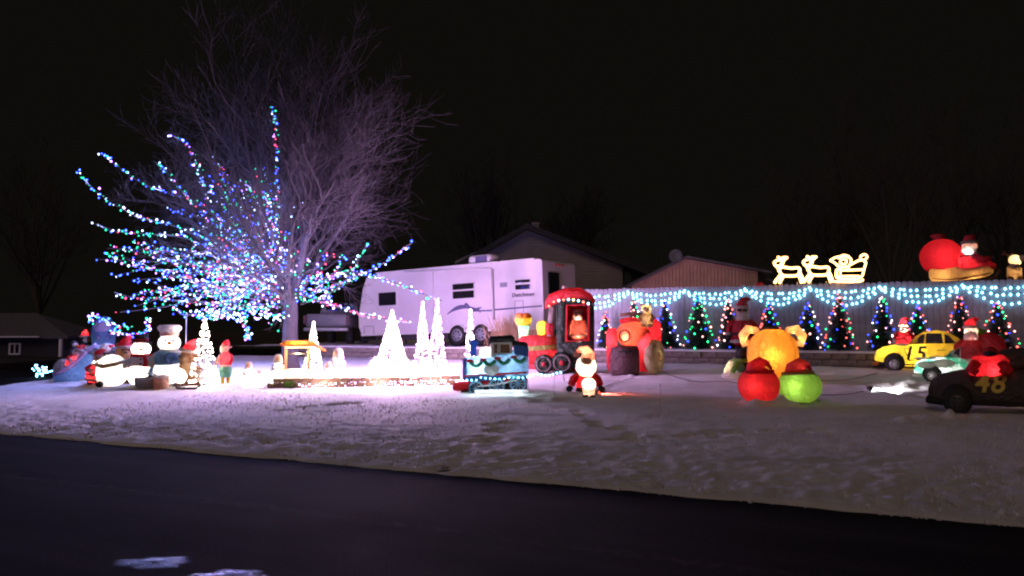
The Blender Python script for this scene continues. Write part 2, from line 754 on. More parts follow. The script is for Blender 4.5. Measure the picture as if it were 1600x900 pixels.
TREE_W, WHITE_W = 38.0, 1.0
VIOLET, BLUE_V = (.46, .36, 1.0), (.32, .38, 1.0)


# ================================================================== THE SETTING
# ground to the horizon
b = MB()
b.quad((-600, -300, -0.03), (600, -300, -0.03), (600, 900, -0.03), (-600, 900, -0.03))
tag(b.build('ground', EARTH), kind='structure')
# the road in front
b = MB()
p0, p1, p2, p3 = ts(-80, -9), ts(60, -9), ts(60, 0.25), ts(-80, 0.25)
b.quad(p0, p1, p2, p3)
tag(b.build('road', ROAD), kind='structure')
# the street that runs off on the left
b = MB()
b.quad((-24, 8.0, 0.004), (-12.0, 8.0, 0.004), (-4.0, 66, 0.004), (-24, 66, 0.004))
tag(b.build('side_street', ROAD), kind='structure')

# the snowy lawn
tt = np.arange(-25, 6.5, 0.042)
ss = np.concatenate([np.arange(-0.06, 4.5, 0.036), np.arange(4.5, WALL_S + .06, 0.07)])
Tg, Sg = np.meshgrid(tt, ss, indexing='ij')
Sj = Sg + np.exp(-np.abs(Sg) / .25) * (.10 * fbm(Tg * 2.2, Tg * 0, 33, 4))
X = ORG.x + ET.x * Tg + EN.x * Sj
Y = ORG.y + ET.y * Tg + EN.y * Sj
le = -13.3 + 0.22 * (Y - 20.4) + 0.25 * fbm(Y * .8, X * 0, 90)
edge = np.clip((X - le) / 1.2, 0, 1)
Z = (0.07 + 0.042 * np.clip(Sg, 0, None)) * (1 - .75 * np.exp(-np.clip(Sg, 0, None) / .55))
near = np.exp(-(np.clip(Sg, 0, None) / 2.2) ** 2)
clod = np.clip(fbm(Tg * 8.0, Sg * 8.0, 20, 4), -0.3, 1)
Z += fbm(Tg * .6, Sg * .6, 3, 2) * 0.035 + fbm(Tg * 3.2, Sg * 3.2, 8, 2) * 0.012 + fbm(Tg * 10, Sg * 10, 50, 3) * 0.006
Z += near * (clod * 0.046 + 0.012) * np.clip(Sg / .3, 0.25, 1)
Z += np.clip(fbm(Tg * 1.1, Sg * 3.2, 40, 3) - .25, 0, 1) * 0.04
Z += np.exp(-((Sg - .16) / .13) ** 2) * (0.012 + 0.022 * fbm(Tg * 3, Sg, 60, 2))      # plough ridge at the kerb
# footprints
foot = []
for (ax, ay, bx, by, n) in ((690, 735, 800, 655, 11), (760, 690, 785, 660, 4), (150, 660, 560, 700, 9), (960, 690, 1290, 668, 13), (420, 640, 560, 628, 9), (1360, 600, 1450, 622, 14), (880, 640, 1010, 690, 8)):
    A, B = G(ax, ay), G(bx, by)
    for i in range(n):
        q = A.lerp(B, (i + .5) / n)
        foot.append((q.x + random.uniform(-.14, .14), q.y + random.uniform(-.14, .14), random.uniform(.07, .14), random.uniform(.05, .09)))
# disturbed snow round the figures
mound = []
for (px, py, n, sp, amp) in ((1215, 630, 26, 60, .07), (985, 585, 16, 60, .06), (905, 612, 12, 35, .05), (1400, 606, 30, 50, .05), (850, 622, 10, 40, .05), (210, 603, 30, 90, .07), (1480, 655, 18, 70, .06), (380, 606, 14, 40, .05)):
    for i in range(n):
        q = G(px + random.uniform(-sp, sp), py + random.uniform(-7, 5))
        mound.append((q.x, q.y, random.uniform(.06, .14), -amp * random.uniform(.3, 1.0)))
for (fx, fy, fr, fd) in foot + mound:
    i0 = (np.abs(X - fx) < .5) & (np.abs(Y - fy) < .5)
    if i0.any():
        d2 = (X[i0] - fx) ** 2 + (Y[i0] - fy) ** 2
        Z[i0] -= fd * np.exp(-(d2 / fr ** 2) ** 1.5)
Z = np.where(Sg < 0, -0.02, Z) * edge - 0.02 * (1 - edge)
tag(grid_mesh('snow_lawn', X, Y, Z, SNOW, keep=X > le - .1), kind='structure')

# lumps thrown up by the plough along the kerb
rr = random.Random(55)
b = MB()
for i in range(1500):
    t_ = rr.uniform(-22, 5)
    s_ = abs(rr.gauss(0, .3)) - .04
    r_ = min(.03, .008 * rr.random() ** -.5)
    q = ts(t_, s_)
    z_ = ((0.07 + .042 * s_) * (1 - .75 * math.exp(-s_ / .55)) + .01 if s_ > .05 else 0) + r_ * .3
    M_ = Matrix.Translation((q.x, q.y, z_)) @ Matrix.Rotation(rr.uniform(0, 6), 4, 'Z') @ Matrix.Rotation(rr.uniform(0, 2), 4, 'X')
    b.M = M_
    b.ell((0, 0, 0), (r_, r_ * rr.uniform(.6, 1), r_ * rr.uniform(.5, .8)), 6, 4)
b.M = Matrix.Identity(4)
tag(b.build('snow_clods', SNOW), 'loose lumps of ploughed snow along the road edge', 'snow', kind='stuff')

# frosted grass tips standing out of the thin snow near the road
b = MB()
for i in range(15000):
    t_ = rr.uniform(-14, 5)
    s_ = .12 + rr.random() ** 1.6 * 5.2
    q = ts(t_, s_)
    z_ = (0.07 + .042 * s_) * (1 - .75 * math.exp(-s_ / .55)) - .01
    h_ = rr.uniform(.02, .06)
    a_ = rr.uniform(0, 6.28)
    w_ = rr.uniform(.004, .009)
    c_, d_ = math.cos(a_) * w_, math.sin(a_) * w_
    b.mi = 0 if rr.random() < .9 else 1
    b.add([(q.x - c_, q.y - d_, z_), (q.x + c_, q.y + d_, z_), (q.x + rr.gauss(0, .03), q.y + rr.gauss(0, .03), z_ + h_)], [(0, 1, 2)], False)
tag(b.build('grass', [paint('frosted_grass', (.62, .60, .58), .9, .2), STRAW]), 'frosted grass tips poking through the snow near the road', 'grass', kind='stuff')

# snow on the level above the low wall
tt2 = np.arange(-40, 14, 0.3)
ss2 = np.concatenate([[WALL_S + .19], np.arange(WALL_S + .4, 60, 0.6)])
T2, S2 = np.meshgrid(tt2, ss2, indexing='ij')
X2 = ORG.x + ET.x * T2 + EN.x * S2
Y2 = ORG.y + ET.y * T2 + EN.y * S2
Z2 = BED_Z - 0.01 + fbm(T2 * .9, S2 * .9, 70, 3) * 0.06
le2 = -13.3 + 0.22 * (Y2 - 20.4) + .9
tag(grid_mesh('snow_ground', X2, Y2, Z2, SNOW, keep=X2 > le2), kind='structure')
# two patches of ice on the road
for (px, py, w, hgt) in ((250, 874, .30, .17), (368, 894, .32, .15)):
    d = EYE.z * F / (py - 515)
    c = Vector(((px - 800) / F * d, d, 0))
    b = MB()
    vs = [(c.x, c.y, .012)]
    for r_, zz in ((.55, .008), (1.1, .004)):
        for j in range(28):
            a = 2 * PI * j / 28
            q = r_ * (1 + .22 * math.sin(3 * a + px) + .18 * math.sin(7 * a + 1) + random.uniform(-.1, .1))
            vs.append((c.x + math.cos(a) * w * q, c.y + math.sin(a) * hgt * q, zz))
    fs = [(0, 1 + j, 1 + (j + 1) % 28) for j in range(28)] + [(1 + j, 29 + j, 29 + (j + 1) % 28, 1 + (j + 1) % 28) for j in range(28)]
    b.add(vs, fs)
    tag(b.build('ice_patch', ICE), kind='structure')


# ------------------------------------------------------------------ low block wall
def block_mesh(L, D, Hh, mat, seed, j=.012):
    rr = random.Random(seed)
    b = MB()
    a, d, h = L / 2, D / 2, Hh / 2
    c = .014
    vs = []
    for (ix, iy) in ((-1, -1), (1, -1), (1, 1), (-1, 1)):
        for z, ins in ((-h, c), (-h + c, 0), (h - c, 0), (h, c)):
            vs.append((ix * (a - ins) + rr.uniform(-j, j) * .4, iy * (d - ins) + rr.uniform(-j, j), z))
    fs = []
    for q in range(4):
        for l in range(3):
            A, B = q * 4 + l, ((q + 1) % 4) * 4 + l
            fs.append((A, B, B + 1, A + 1))
    fs += [(0, 12, 8, 4), (3, 7, 11, 15)]
    b.add(vs, fs, False)
    o = b.build('block', mat)
    me = o.data
    bpy.data.objects.remove(o)
    return me


def inst(me, name, parent, loc, rz=0.0, scale=None, cat=None):
    o = bpy.data.objects.new(name, me)
    COL.objects.link(o)
    o.parent = parent
    o.location = loc
    o.rotation_euler = (0, 0, rz)
    if scale:
        o.scale = scale
    return o


KRZ = math.atan2(ET.y, ET.x)
wall = empty('retaining_wall', ts(-10, WALL_S, 0.6), 'long low grey block retaining wall with snow along its top', 'wall')
bms = [block_mesh(.40, .2, .155, STONE, i) for i in range(6)]
base_z = 0.52
nb = 0
for row in range(3):
    t = -19.6 + (.2 if row % 2 else 0)
    while t < 3.4:
        o = inst(random.choice(bms), 'block', wall, ts(t + .205, WALL_S + .09 + random.uniform(-.012, .012), base_z + .0775 + row * .16) - wall.location, KRZ + random.uniform(-.012, .012))
        t += .41
b = MB()
capz = base_z + .482
pts = np.arange(-19.6, 3.5, .1)
vs, fs = [], []
for i, t in enumerate(pts):
    w = .02 * fbm(np.array([t * 2.]), np.array([.5]), 12, 2)[0]
    q = [ts(t, WALL_S - .03 + w, capz), ts(t, WALL_S - .025 + w, capz + .03), ts(t, WALL_S + .03, capz + .055 + w * .7), ts(t, WALL_S + .26, capz + .05)]
    vs += [tuple(x - wall.location) for x in q]
for i in range(len(pts) - 1):
    for j in range(3):
        A = i * 4 + j
        fs.append((A, A + 4, A + 5, A + 1))
b.add(vs, fs)
b.build('snow_cap', SNOW, wall)

# ------------------------------------------------------------------ board fence
FS = WALL_S + .85
fence = empty('board_fence', ts(-3, FS, BED_Z), 'tall grey vertical board privacy fence behind the row of small lit trees', 'fence')
FH = 1.80
planks = []
for i in range(4):
    w = .136
    b = MB()
    c = .03
    prof = [(-w / 2, 0), (w / 2, 0), (w / 2, FH - c), (w / 2 - c, FH), (-w / 2 + c, FH), (-w / 2, FH - c)]
    b.puff(prof, -.011 - .002 * i, .011)
    o = b.build('plank', FENCE_W)
    planks.append(o.data)
    bpy.data.objects.remove(o)
tl = t_of(at_s(905, FS).x, at_s(905, FS).y)
tr = 4.6
t = tl
while t < tr:
    inst(random.choice(planks), 'plank', fence, ts(t, FS + random.uniform(-.006, .006), BED_Z + random.uniform(-.012, .012)) - fence.location, KRZ + random.uniform(-.02, .02))
    t += .143
for z in (.35, 1.45):
    b = MB()
    A, B = ts(tl, FS + .05, BED_Z + z) - fence.location, ts(tr, FS + .05, BED_Z + z) - fence.location
    b.tube([A, B], .035, 4)
    b.build('rail', FENCE_W, fence)
for i in range(6):
    t = tl + .3 + i * 2.4
    b = MB()
    q = ts(t, FS + .1, BED_Z) - fence.location
    b.box((q.x, q.y, .86), (.1, .1, 1.76))
    b.build('post', FENCE_W, fence)

# cool white swags hung on the fence: three strings, each bulb a part
peaks = [t_of(at_s(p, FS).x, at_s(p, FS).y) for p in (888, 983, 1071, 1167, 1268, 1377, 1506, 1648)]
b = MB()
b.ell((0, 0, 0), (.025, .025, .03), 10, 8)
o = b.build('bulb', COOL)
bulb_me = o.data
bpy.data.objects.remove(o)
rows = [('top', .11, .02), ('middle', .25, .045), ('lowest', .38, .065)]
for nm, sag, drop in rows:
    st = empty('light_string', ts(-3, FS - .06, BED_Z + FH), '%s of the three swagged rows of cool white bulbs on the board fence' % nm, 'string lights', 'cool white swags on the fence')
    wire = []
    for i in range(len(peaks) - 1):
        a, c = peaks[i], peaks[i + 1]
        nbk = int(round((c - a) / .145))
        sg = sag * random.uniform(.8, 1.15)
        for j in range(nbk):
            u = (j + random.uniform(-.25, .25)) / nbk
            zz = BED_Z + FH - .10 - drop - sg * 4 * u * (1 - u) + random.uniform(-.02, .02)
            q = ts(a + (c - a) * u, FS - .055 + random.uniform(-.01, .01), zz)
            wire.append(q + Vector((0, 0, .03)))
            inst(bulb_me, 'bulb', st, q - st.location)
    b = MB()
    b.tube([q - st.location for q in wire], .006, 3)
    b.build('wire', CABLE, st)


# ================================================================== TREES
def grow(out, p, d, L, r, lvl, maxl, rr, nchild, up=.12, wob=.16, minr=.006):
    n = max(3, int(5 - lvl * .5))
    pts, rad = [p.copy()], [r]
    q, dd = p.copy(), d.copy()
    for i in range(n):
        dd = (dd + Vector((rr.gauss(0, wob), rr.gauss(0, wob), rr.gauss(0, wob) + up))).normalized()
        q = q + dd * (L / n)
        pts.append(q.copy())
        rad.append(max(minr, r * (1 - .72 * (i + 1) / n)))
    out[lvl].append((pts, rad))
    if lvl >= maxl:
        return
    for c in range(nchild[lvl]):
        u = rr.uniform(.22, 1.0)
        i = min(n - 1, int(u * n))
        base = pts[i].lerp(pts[i + 1], u * n - i)
        dr = (pts[i + 1] - pts[i]).normalized()
        side = dr.orthogonal().normalized()
        side.rotate(Matrix.Rotation(rr.uniform(0, 2 * PI), 3, dr))
        ang = math.radians(rr.uniform(22, 52))
        nd = (dr * math.cos(ang) + side * math.sin(ang)).normalized()
        grow(out, base, nd, L * rr.uniform(.42, .68) * (1.05 - .25 * u), max(minr, r * .42 * (1.1 - .5 * u)), lvl + 1, maxl, rr, nchild, up, wob, minr)


def bare_tree(loc, h, spread, seed, label, cat='tree', group=None, mat=BARK, trunk_r=.2, trunk_h=2.2, limbs=9, nchild=(0, 8, 6, 5), maxl=4, minr=.006, name='bare_tree', extra=None, up=.12, reach=.18, lr=.55):
    rr = random.Random(seed)
    root = empty(name, loc, label, cat, group)
    tp, trd = [], []
    x = y = 0
    for i in range(7):
        tp.append(Vector((x, y, trunk_h * i / 6 - .05)))
        trd.append(trunk_r * (1.35 if i == 0 else 1.05 - .06 * i))
        x += rr.uniform(-.03, .03)
        y += rr.uniform(-.03, .03)
    b = MB()
    b.tube(tp, trd, 12)
    b.build('trunk', mat, root)
    out = {i: [] for i in range(6)}
    for i in range(limbs):
        a = 2 * PI * i / limbs + rr.uniform(-.3, .3)
        tilt = math.radians(8 + 64 * ((i * .618) % 1) + rr.uniform(-5, 5)) * spread if i else math.radians(6)
        d = Vector((math.cos(a) * math.sin(tilt), math.sin(a) * math.sin(tilt), math.cos(tilt)))
        L = (h - trunk_h) * rr.uniform(.72, .98) * (1.0 - reach * math.sin(tilt))
        z = trunk_h * rr.uniform(.72, 1.0)
        grow(out, Vector((tp[-1].x, tp[-1].y, z)), d, L, trunk_r * lr, 1, maxl, rr, nchild, minr=minr, up=up)
    b = MB()
    for pts, rad in out[1]:
        b.tube(pts, rad, 7, cap=False)
    for pts, rad in (extra or []):
        b.tube(pts, rad, 5, cap=False)
    b.build('limbs', mat, root)
    b = MB()
    for l in (2, 3, 4, 5):
        for pts, rad in out[l]:
            b.tube(pts, rad, 4 if l == 2 else 3, cap=False)
    b.build('crown', mat, root, 'stuff')
    return root, out


# ---- the big decorated tree
TB = at_s(455, 9.4)
TD = TB.y
LIT = [  # picture outlines of the wrapped branches, tip first, with a depth offset in metres at the tip
    ('tallest light string, wound straight up the centre branch', [(424, 165), (431, 205), (433, 250), (434, 300), (432, 345), (430, 390), (436, 440)], -.4),
    ('light string curving up the branch left of the tallest one', [(258, 207), (283, 220), (303, 243), (315, 275), (324, 305), (340, 340), (385, 400), (435, 450)], -.8),
    ('light string on the highest branch at the left end of the tree', [(153, 237), (183, 259), (212, 280), (248, 297), (300, 312), (345, 345), (420, 430)], -1.4),
    ('light string reaching to the leftmost tip of the tree', [(120, 267), (148, 297), (180, 320), (218, 340), (270, 352), (340, 385), (425, 440)], -1.6),
    ('short light string on the steep branch inside the left crown', [(240, 252), (262, 270), (279, 292), (310, 325), (370, 385), (430, 445)], -.2),
    ('light string on the level branch below the leftmost tip', [(148, 349), (180, 361), (225, 365), (290, 372), (360, 400), (430, 450)], -1.9),
    ('light string on the left branch halfway down the crown', [(163, 394), (198, 413), (230, 420), (300, 425), (370, 440), (435, 465)], -1.5),
    ('light string on the low left branch over the snowmen', [(178, 457), (205, 464), (255, 468), (320, 475), (390, 480), (440, 480)], -1.2),
    ('light string drooping around the blue egg-shaped inflatable', [(205, 512), (180, 508), (165, 500), (146, 492), (141, 503)], -2.2),
    ('light string drooping between the egg and the top hat snowman', [(230, 495), (232, 512), (222, 522), (208, 524), (190, 521), (170, 519)], -2.4),
    ('light string humped over the arching middle branch', [(350, 308), (362, 294), (378, 284), (392, 296), (404, 314), (415, 335), (425, 380)], -1.0),
    ('light string climbing to the rightmost tip over the trailer', [(644, 379), (612, 403), (583, 420), (545, 436), (505, 452), (462, 470)], -1.2),
    ('short light string with green tip beside the rightmost one', [(577, 379), (562, 402), (550, 425), (520, 455), (470, 475)], -.6),
    ('small light string hanging below the lowest branch', [(378, 492), (383, 505), (388, 520), (384, 530)], -2.6),
    ('light string sagging across the front of the white trailer', [(690, 470), (650, 455), (610, 440), (575, 430), (540, 425), (500, 445)], -2.2),
    ('faint light string low across the trailer nose', [(640, 505), (600, 498), (565, 490), (530, 480), (490, 470)], -2.4),
]
extra = []
strings = []
FORK = at(445, 470, TD)


def smooth(pts, n=6):
    out = []
    P = [pts[0]] + list(pts) + [pts[-1]]
    for i in range(1, len(P) - 2):
        for j in range(n):
            u = j / n
            a, b_, c, d = P[i - 1], P[i], P[i + 1], P[i + 2]
            out.append(0.5 * ((2 * b_) + (c - a) * u + (2 * a - 5 * b_ + 4 * c - d) * u * u + (3 * b_ - a - 3 * c + d) * u ** 3))
    out.append(pts[-1])
    return out


for lab, pl, dy in LIT:
    n = len(pl)
    w = [at(x, y, TD + dy * (1 - i / (n - 1)) ** .7) for i, (x, y) in enumerate(pl)]
    w = smooth(w)
    extra.append(([q - TB for q in w], [.010 + .022 * i / len(w) for i in range(len(w))]))
    strings.append((lab, w))
rr = random.Random(4)
inner = []
for i in range(92):
    if i < 74:
        a = math.radians(rr.uniform(170, 262))          # fan to the left
        rad = rr.uniform(130, 300) * (1 if i % 4 else .6)
        tipx, tipy = 445 + math.cos(a) * rad * 1.0, 452 + math.sin(a) * rad * .82 + 8
    elif i < 82:
        tipx, tipy = rr.uniform(480, 560), rr.uniform(400, 470)
    else:
        tipx, tipy = rr.uniform(310, 430), rr.uniform(478, 502)
    dy = rr.uniform(-2.6, 1.8)
    f_ = rr.uniform(.0, .6)
    ex, ey = 445 + (tipx - 445) * f_ + rr.uniform(-16, 16), 440 + (tipy - 440) * f_ + rr.uniform(-45, 35)
    mx, my = (tipx + ex) / 2 + rr.uniform(-18, 18), (tipy + ey) / 2 + rr.uniform(-16, 16)
    w = smooth([at(tipx, tipy, TD + dy), at(mx, my, TD + dy * .6), at(ex, ey, TD + dy * .1)], 9)
    extra.append(([q - TB for q in w], [.010 + .02 * k / len(w) for k in range(len(w))]))
    inner.append(w)
big_tree, tw = bare_tree(TB, 9.0, 1.0, 21, 'large bare deciduous tree wrapped in multicoloured light strings', trunk_r=.23, trunk_h=2.3, limbs=19, nchild=(0, 11, 9, 6), minr=.0037, lr=.36, extra=extra, up=.085, reach=.42)


def wrap(b, w, step, rad, rr, br=(.020, .030), cols=5, hue=None):
    """bulbs wound round a branch"""
    acc = 0
    for i in range(len(w) - 1):
        seg = (w[i + 1] - w[i])
        L = seg.length
        k = int(L / step + rr.random())
        for j in range(k):
            p = w[i] + seg * rr.random()
            p = p + Vector((rr.gauss(0, rad), rr.gauss(0, rad), rr.gauss(0, rad)))
            b.mi = rr.choice((0, 0, 0, 0, 1, 1, 1, 2, 3, 3, 4)) if hue is None else rr.choice(hue)
            b.bulb(p, rr.uniform(*br))


for i, (lab, w) in enumerate(strings):
    root = empty('light_string', w[-1], lab, 'string lights', 'light strings wound on the big tree')
    b = MB()
    ww = [q - w[-1] for q in w]
    wrap(b, ww, .062, .035, rr, (.016, .036), hue=(0, 1, 1, 1, 3) if 'green tip' in lab else ((3, 2, 4) if 'trailer nose' in lab else None))
    b.build('bulbs', B_COLS, root, 'stuff')
    b = MB()
    b.tube([q + Vector((rr.gauss(0, .012), -.02, rr.gauss(0, .012))) for q in ww], .005, 3)
    b.build('wire', CABLE, root)
    for u in (.12, .5, .85):
        fill_lamp(root, ww[int(u * (len(ww) - 1))] + Vector((0, -.07, .03)), BLUE_V if u < .6 else VIOLET, TREE_W * (.35 if u < .3 else .9))
b = MB()
for w in inner:
    wrap(b, w, .105, .05, rr, (.014, .034))
for i in range(110):                                     # wound round the trunk fork and lower limbs
    b.mi = rr.choice((0, 1, 2, 3, 3, 4))
    q = at(rr.gauss(432, 20), rr.gauss(415, 42), TD - rr.uniform(.1, .6))
    b.bulb(q, rr.uniform(.020, .030))
for i in range(120):
    b.mi = rr.choice((0, 1, 3, 3, 3, 4))
    q = at(rr.uniform(310, 445), rr.gauss(492, 5), TD - rr.uniform(.6, 2.2))
    b.bulb(q, rr.uniform(.020, .030))
o = b.build('tangled_lights', B_COLS)
for w in inner[::3]:
    for u in (.3, .75):
        fill_lamp(o, w[int(u * (len(w) - 1))] + Vector((0, -.08, .03)), VIOLET if u > .5 else BLUE_V, TREE_W)
tag(o, 'dense tangle of multicoloured lights filling the crown of the big tree', 'string lights', kind='stuff')

# ---- bare trees beyond, barely seen against the night
far = [(1395, 62, 17, 'dark bare tree standing high beyond the fence, third from the right', 31),
       (1320, 70, 15, 'dark bare tree beyond the fence, above the lit sleigh', 32),
       (1480, 75, 18, 'dark bare tree beyond the fence, behind the rooftop santa sleigh', 33),
       (1250, 66, 13, 'dark bare tree beyond the tan building roof', 34),
       (900, 58, 11, 'bare tree behind the house gable, twigs faintly lit', 35),
       (760, 52, 11, 'bare tree behind the left slope of the house roof', 36),
       (60, 80, 18, 'dark bare tree behind the grey roofed house on the left', 37),
       (1570, 68, 17, 'dark bare tree beyond the right end of the fence', 38)]
for px, d, h, lab, sd in far:
    q = at(px, 520, d)
    q.z = 0.9 if px > 700 else 0
    bare_tree(q, h, .62, sd, lab, group='bare trees in the dark', mat=BARK_DARK if px > 1000 or px < 100 else BARK, trunk_r=.28, trunk_h=4.0, limbs=8, nchild=(0, 7, 5, 3), minr=.014)

# ================================================================== BUILDINGS
# ---- house with the big gable
D = 38.0
hp = at(823, 515, D)
hp.z = BED_Z - .05
house = T('gabled_house', 'dark roofed house with a wide gable wall behind the travel trailer', 'house', 823, p=hp, rz=0.0, sink=0)
kz = house.k
zz = lambda y: (F * 0 + (515 - y)) + (EYE.z - hp.z) * kz     # picture row to height above the foot


def gw(b):
    pl = [(-112, 0), (150, 0), (150, zz(417)), (0, zz(357)), (-112, zz(408))]
    b.puff(pl, 0, 200)


house.part('wall', SIDING, gw)


def sid(b):
    y = 8
    while y < zz(362):
        l = -112 if y < zz(408) else -112 + (y - zz(408)) / (zz(357) - zz(408)) * 112
        r = 150 if y < zz(417) else 150 - (y - zz(417)) / (zz(357) - zz(417)) * 150
        b.box(((l + r) / 2, -.6, y), (r - l - 4, 1.0, 3.4))
        y += 5


house.part('siding', SIDING, sid, kind='stuff')


def rf(b):
    for (x0, y0, x1, y1) in ((-128, 423, 0, 350), (0, 350, 188, 421)):
        t = 9
        b.puff([(x0, zz(y0)), (x1, zz(y1)), (x1, zz(y1) - t), (x0, zz(y0) - t)] if x0 < 0 else [(x0, zz(y0)), (x1, zz(y1)), (x1, zz(y1) - t), (x0, zz(y0) - t)], -14, 210)


house.part('roof', SHINGLE, rf)
house.part('chimney', SIDING, lambda b: (b.box((16, 60, zz(350)), (10, 10, 16)), b.box((16, 60, zz(341)), (13, 13, 3))))
house.part('eave_post', DARKWALL, lambda b: b.box((158, 2, zz(470)), (10, 8, 110)))
# ---- tan building
D = 33.0
tp_ = at(1075, 515, D)
tp_.z = BED_Z - .05
tanb = T('tan_building', 'low tan gabled building with vertical siding behind the fence', 'building', 1075, p=tp_, rz=0.0, sink=0)
kz2 = tanb.k
zt = lambda y: (515 - y) + (EYE.z - tp_.z) * kz2
tanb.part('wall', TANSIDE, lambda b: b.puff([(-88, 0), (110, 0), (110, zt(424)), (-2, zt(404)), (-88, zt(446))], 0, 150))
b0 = None
for i in range(36):
    x = -86 + i * 5.45
    top = zt(446) + (x + 88) / 86 * (zt(404) - zt(446)) if x < -2 else zt(404) - (x + 2) / 112 * (zt(404) - zt(424))
    tanb.part('plank', TANSIDE, lambda b: b.box((x, -.7 - (i % 3) * .15, (top - 4) / 2), (4.3, 1.2, top - 6)))
tanb.part('roof', GREYROOF, lambda b: (b.puff([(-98, zt(448)), (-2, zt(400)), (-2, zt(403)), (-98, zt(451))], -8, 156), b.puff([(-2, zt(400)), (130, zt(424)), (130, zt(427)), (-2, zt(403))], -8, 156)))
tanb.part('lean_to_roof', GREYROOF, lambda b: b.puff([(70, zt(408)), (145, zt(438)), (145, zt(441)), (70, zt(411))], 20, 130))
tanb.part('satellite_dish', paint('dull_dish', (.10, .12, .11), .7), lambda b: (b.lathe([(0, 2), (7, 1), (11, -2), (10.5, -2.5), (6, 0), (0, 1)], (-14, 20, zt(398)), 16, 'y'), b.tube([(-14, 22, zt(398)), (-10, 22, zt(408))], 1, 6)))
# ---- house far left
D = 46.0
lp = at(20, 515, D)
lp.z = 0
lh = T('grey_roofed_house', 'dark house with a pale grey hipped roof at the left edge', 'house', 20, p=lp, rz=0.0, sink=0)
zl = lambda y: (515 - y) + EYE.z * lh.k
lh.part('wall', DARKWALL, lambda b: b.box((-60, 60, zl(527) / 2), (290, 120, zl(527))))


def lroof(b):
    zb, ztp = zl(525), zl(488)
    vs = [(-220, -12, zb), (93, -12, zb), (93, 130, zb), (-220, 130, zb), (-150, 55, ztp), (2, 55, ztp)]
    vs += [(x, y, z - 4) for x, y, z in vs[:4]]
    b.add(vs, [(0, 1, 5, 4), (1, 2, 5), (2, 3, 4, 5), (3, 0, 4), (0, 6, 7, 1), (1, 7, 8, 2), (2, 8, 9, 3), (3, 9, 6, 0), (6, 9, 8, 7)], False)


lh.part('roof', GREYROOF, lroof)
lh.part('eave_gutter', WHITE, lambda b: b.box((-50, -14, zl(526)), (200, 3, 2.2)))
w = lh.part('window', WHITE, lambda b: [b.box((5 + x, -1, zl(545) + z), s) for x, z, s in ((-8, 0, (2, 3, 18)), (8, 0, (2, 3, 18)), (0, -8, (14, 3, 2)), (0, 8, (14, 3, 2)), (0, 0, (1.2, 3, 14)))])
lh.part('pane', DARKGLASS, lambda b: b.box((5, -.2, zl(545)), (14, 1, 14)), w)
lh.part('porch_post', WHITE, lambda b: b.box((80, -8, zl(527) / 2), (4, 4, zl(529))))

# ---- shed behind the fence that carries the rooftop sleigh
SD = 20.6
sp = at(1530, 515, SD)
sp.z = BED_Z - .05
shed = T('flat_roofed_shed', 'dark flat roofed shed behind the right end of the fence', 'shed', 1530, p=sp, rz=0.0, sink=0)
zs = lambda y: (515 - y) + (EYE.z - sp.z) * shed.k
shed.part('wall', DARKWALL, lambda b: b.box((20, 70, (zs(446)) / 2), (230, 110, zs(446))))
shed.part('roof', SHINGLE, lambda b: b.box((20, 66, zs(443)), (246, 130, 5)))

# ================================================================== TRAVEL TRAILER
# axis from the nose (left, far) to the tail (right, near); slightly nose-down
TA = at(562, 524, 31.0)
TBK = at(850, 513, 26.6)
ax = (TBK - TA)
Lt = ax.length
trl = empty('travel_trailer', TA, 'long white travel trailer parked nose to the left behind the big tree', 'trailer')
xa = ax.normalized()
ya = Vector((-xa.y, xa.x, 0)).normalized()
za = xa.cross(ya).normalized()
R3 = Matrix((xa, ya, za)).transposed()
trl.rotation_euler = R3.to_euler()
HT = 2.36
WT = 2.4


def tside(b):
    # outline in x,z with raked nose; horizontal ribs as real relief on the near side
    pl = [(.12, 0), (Lt, 0), (Lt, HT - .06), (Lt - .08, HT), (1.1, HT), (.42, HT - .12), (.22, HT - .5), (0, .9), (0, .25)]
    b.puff(pl, 0, WT)


trl_body = MB()
tside(trl_body)
trl_body.build('body', TRAIL, trl)
b = MB()
z = .14
while z < HT - .14:
    x0 = .05 if z < .9 else .05 + (z - .9) * .17 if z < HT - .5 else .36
    b.puff([(x0 + .02, z), (Lt - .03, z), (Lt - .03, z + .065), (x0 + .03, z + .065)], -.014, -.001)
    z += .105
b.build('ribbed_siding', TRAIL, trl, 'stuff')
for nm, (x0, x1, z0, z1) in {'front_trim': (.0, .04, .3, .9), 'belly_trim': (.1, Lt, -.03, .05)}.items():
    b = MB()
    b.box(((x0 + x1) / 2, -.012, (z0 + z1) / 2), (x1 - x0, .04, z1 - z0))
    b.build(nm, WHITE, trl)
b = MB()
b.box((Lt / 2 + .3, WT / 2, HT + .02), (Lt - 1.2, WT + .06, .05))
b.build('roof_edge', WHITE, trl)


def tx(px):     # picture column on the near side -> distance from the nose
    a = (px - 800) / F
    # intersection of the view ray with the side plane, seen from above
    den = a * xa.y - xa.x
    u = (TA.x - a * TA.y) / den
    return u


def tz(px, py):
    u = tx(px)
    q = TA + xa * u
    r = ray(px, py)
    return (EYE.z + r.z * (q.y / r.y) - q.z) / za.z


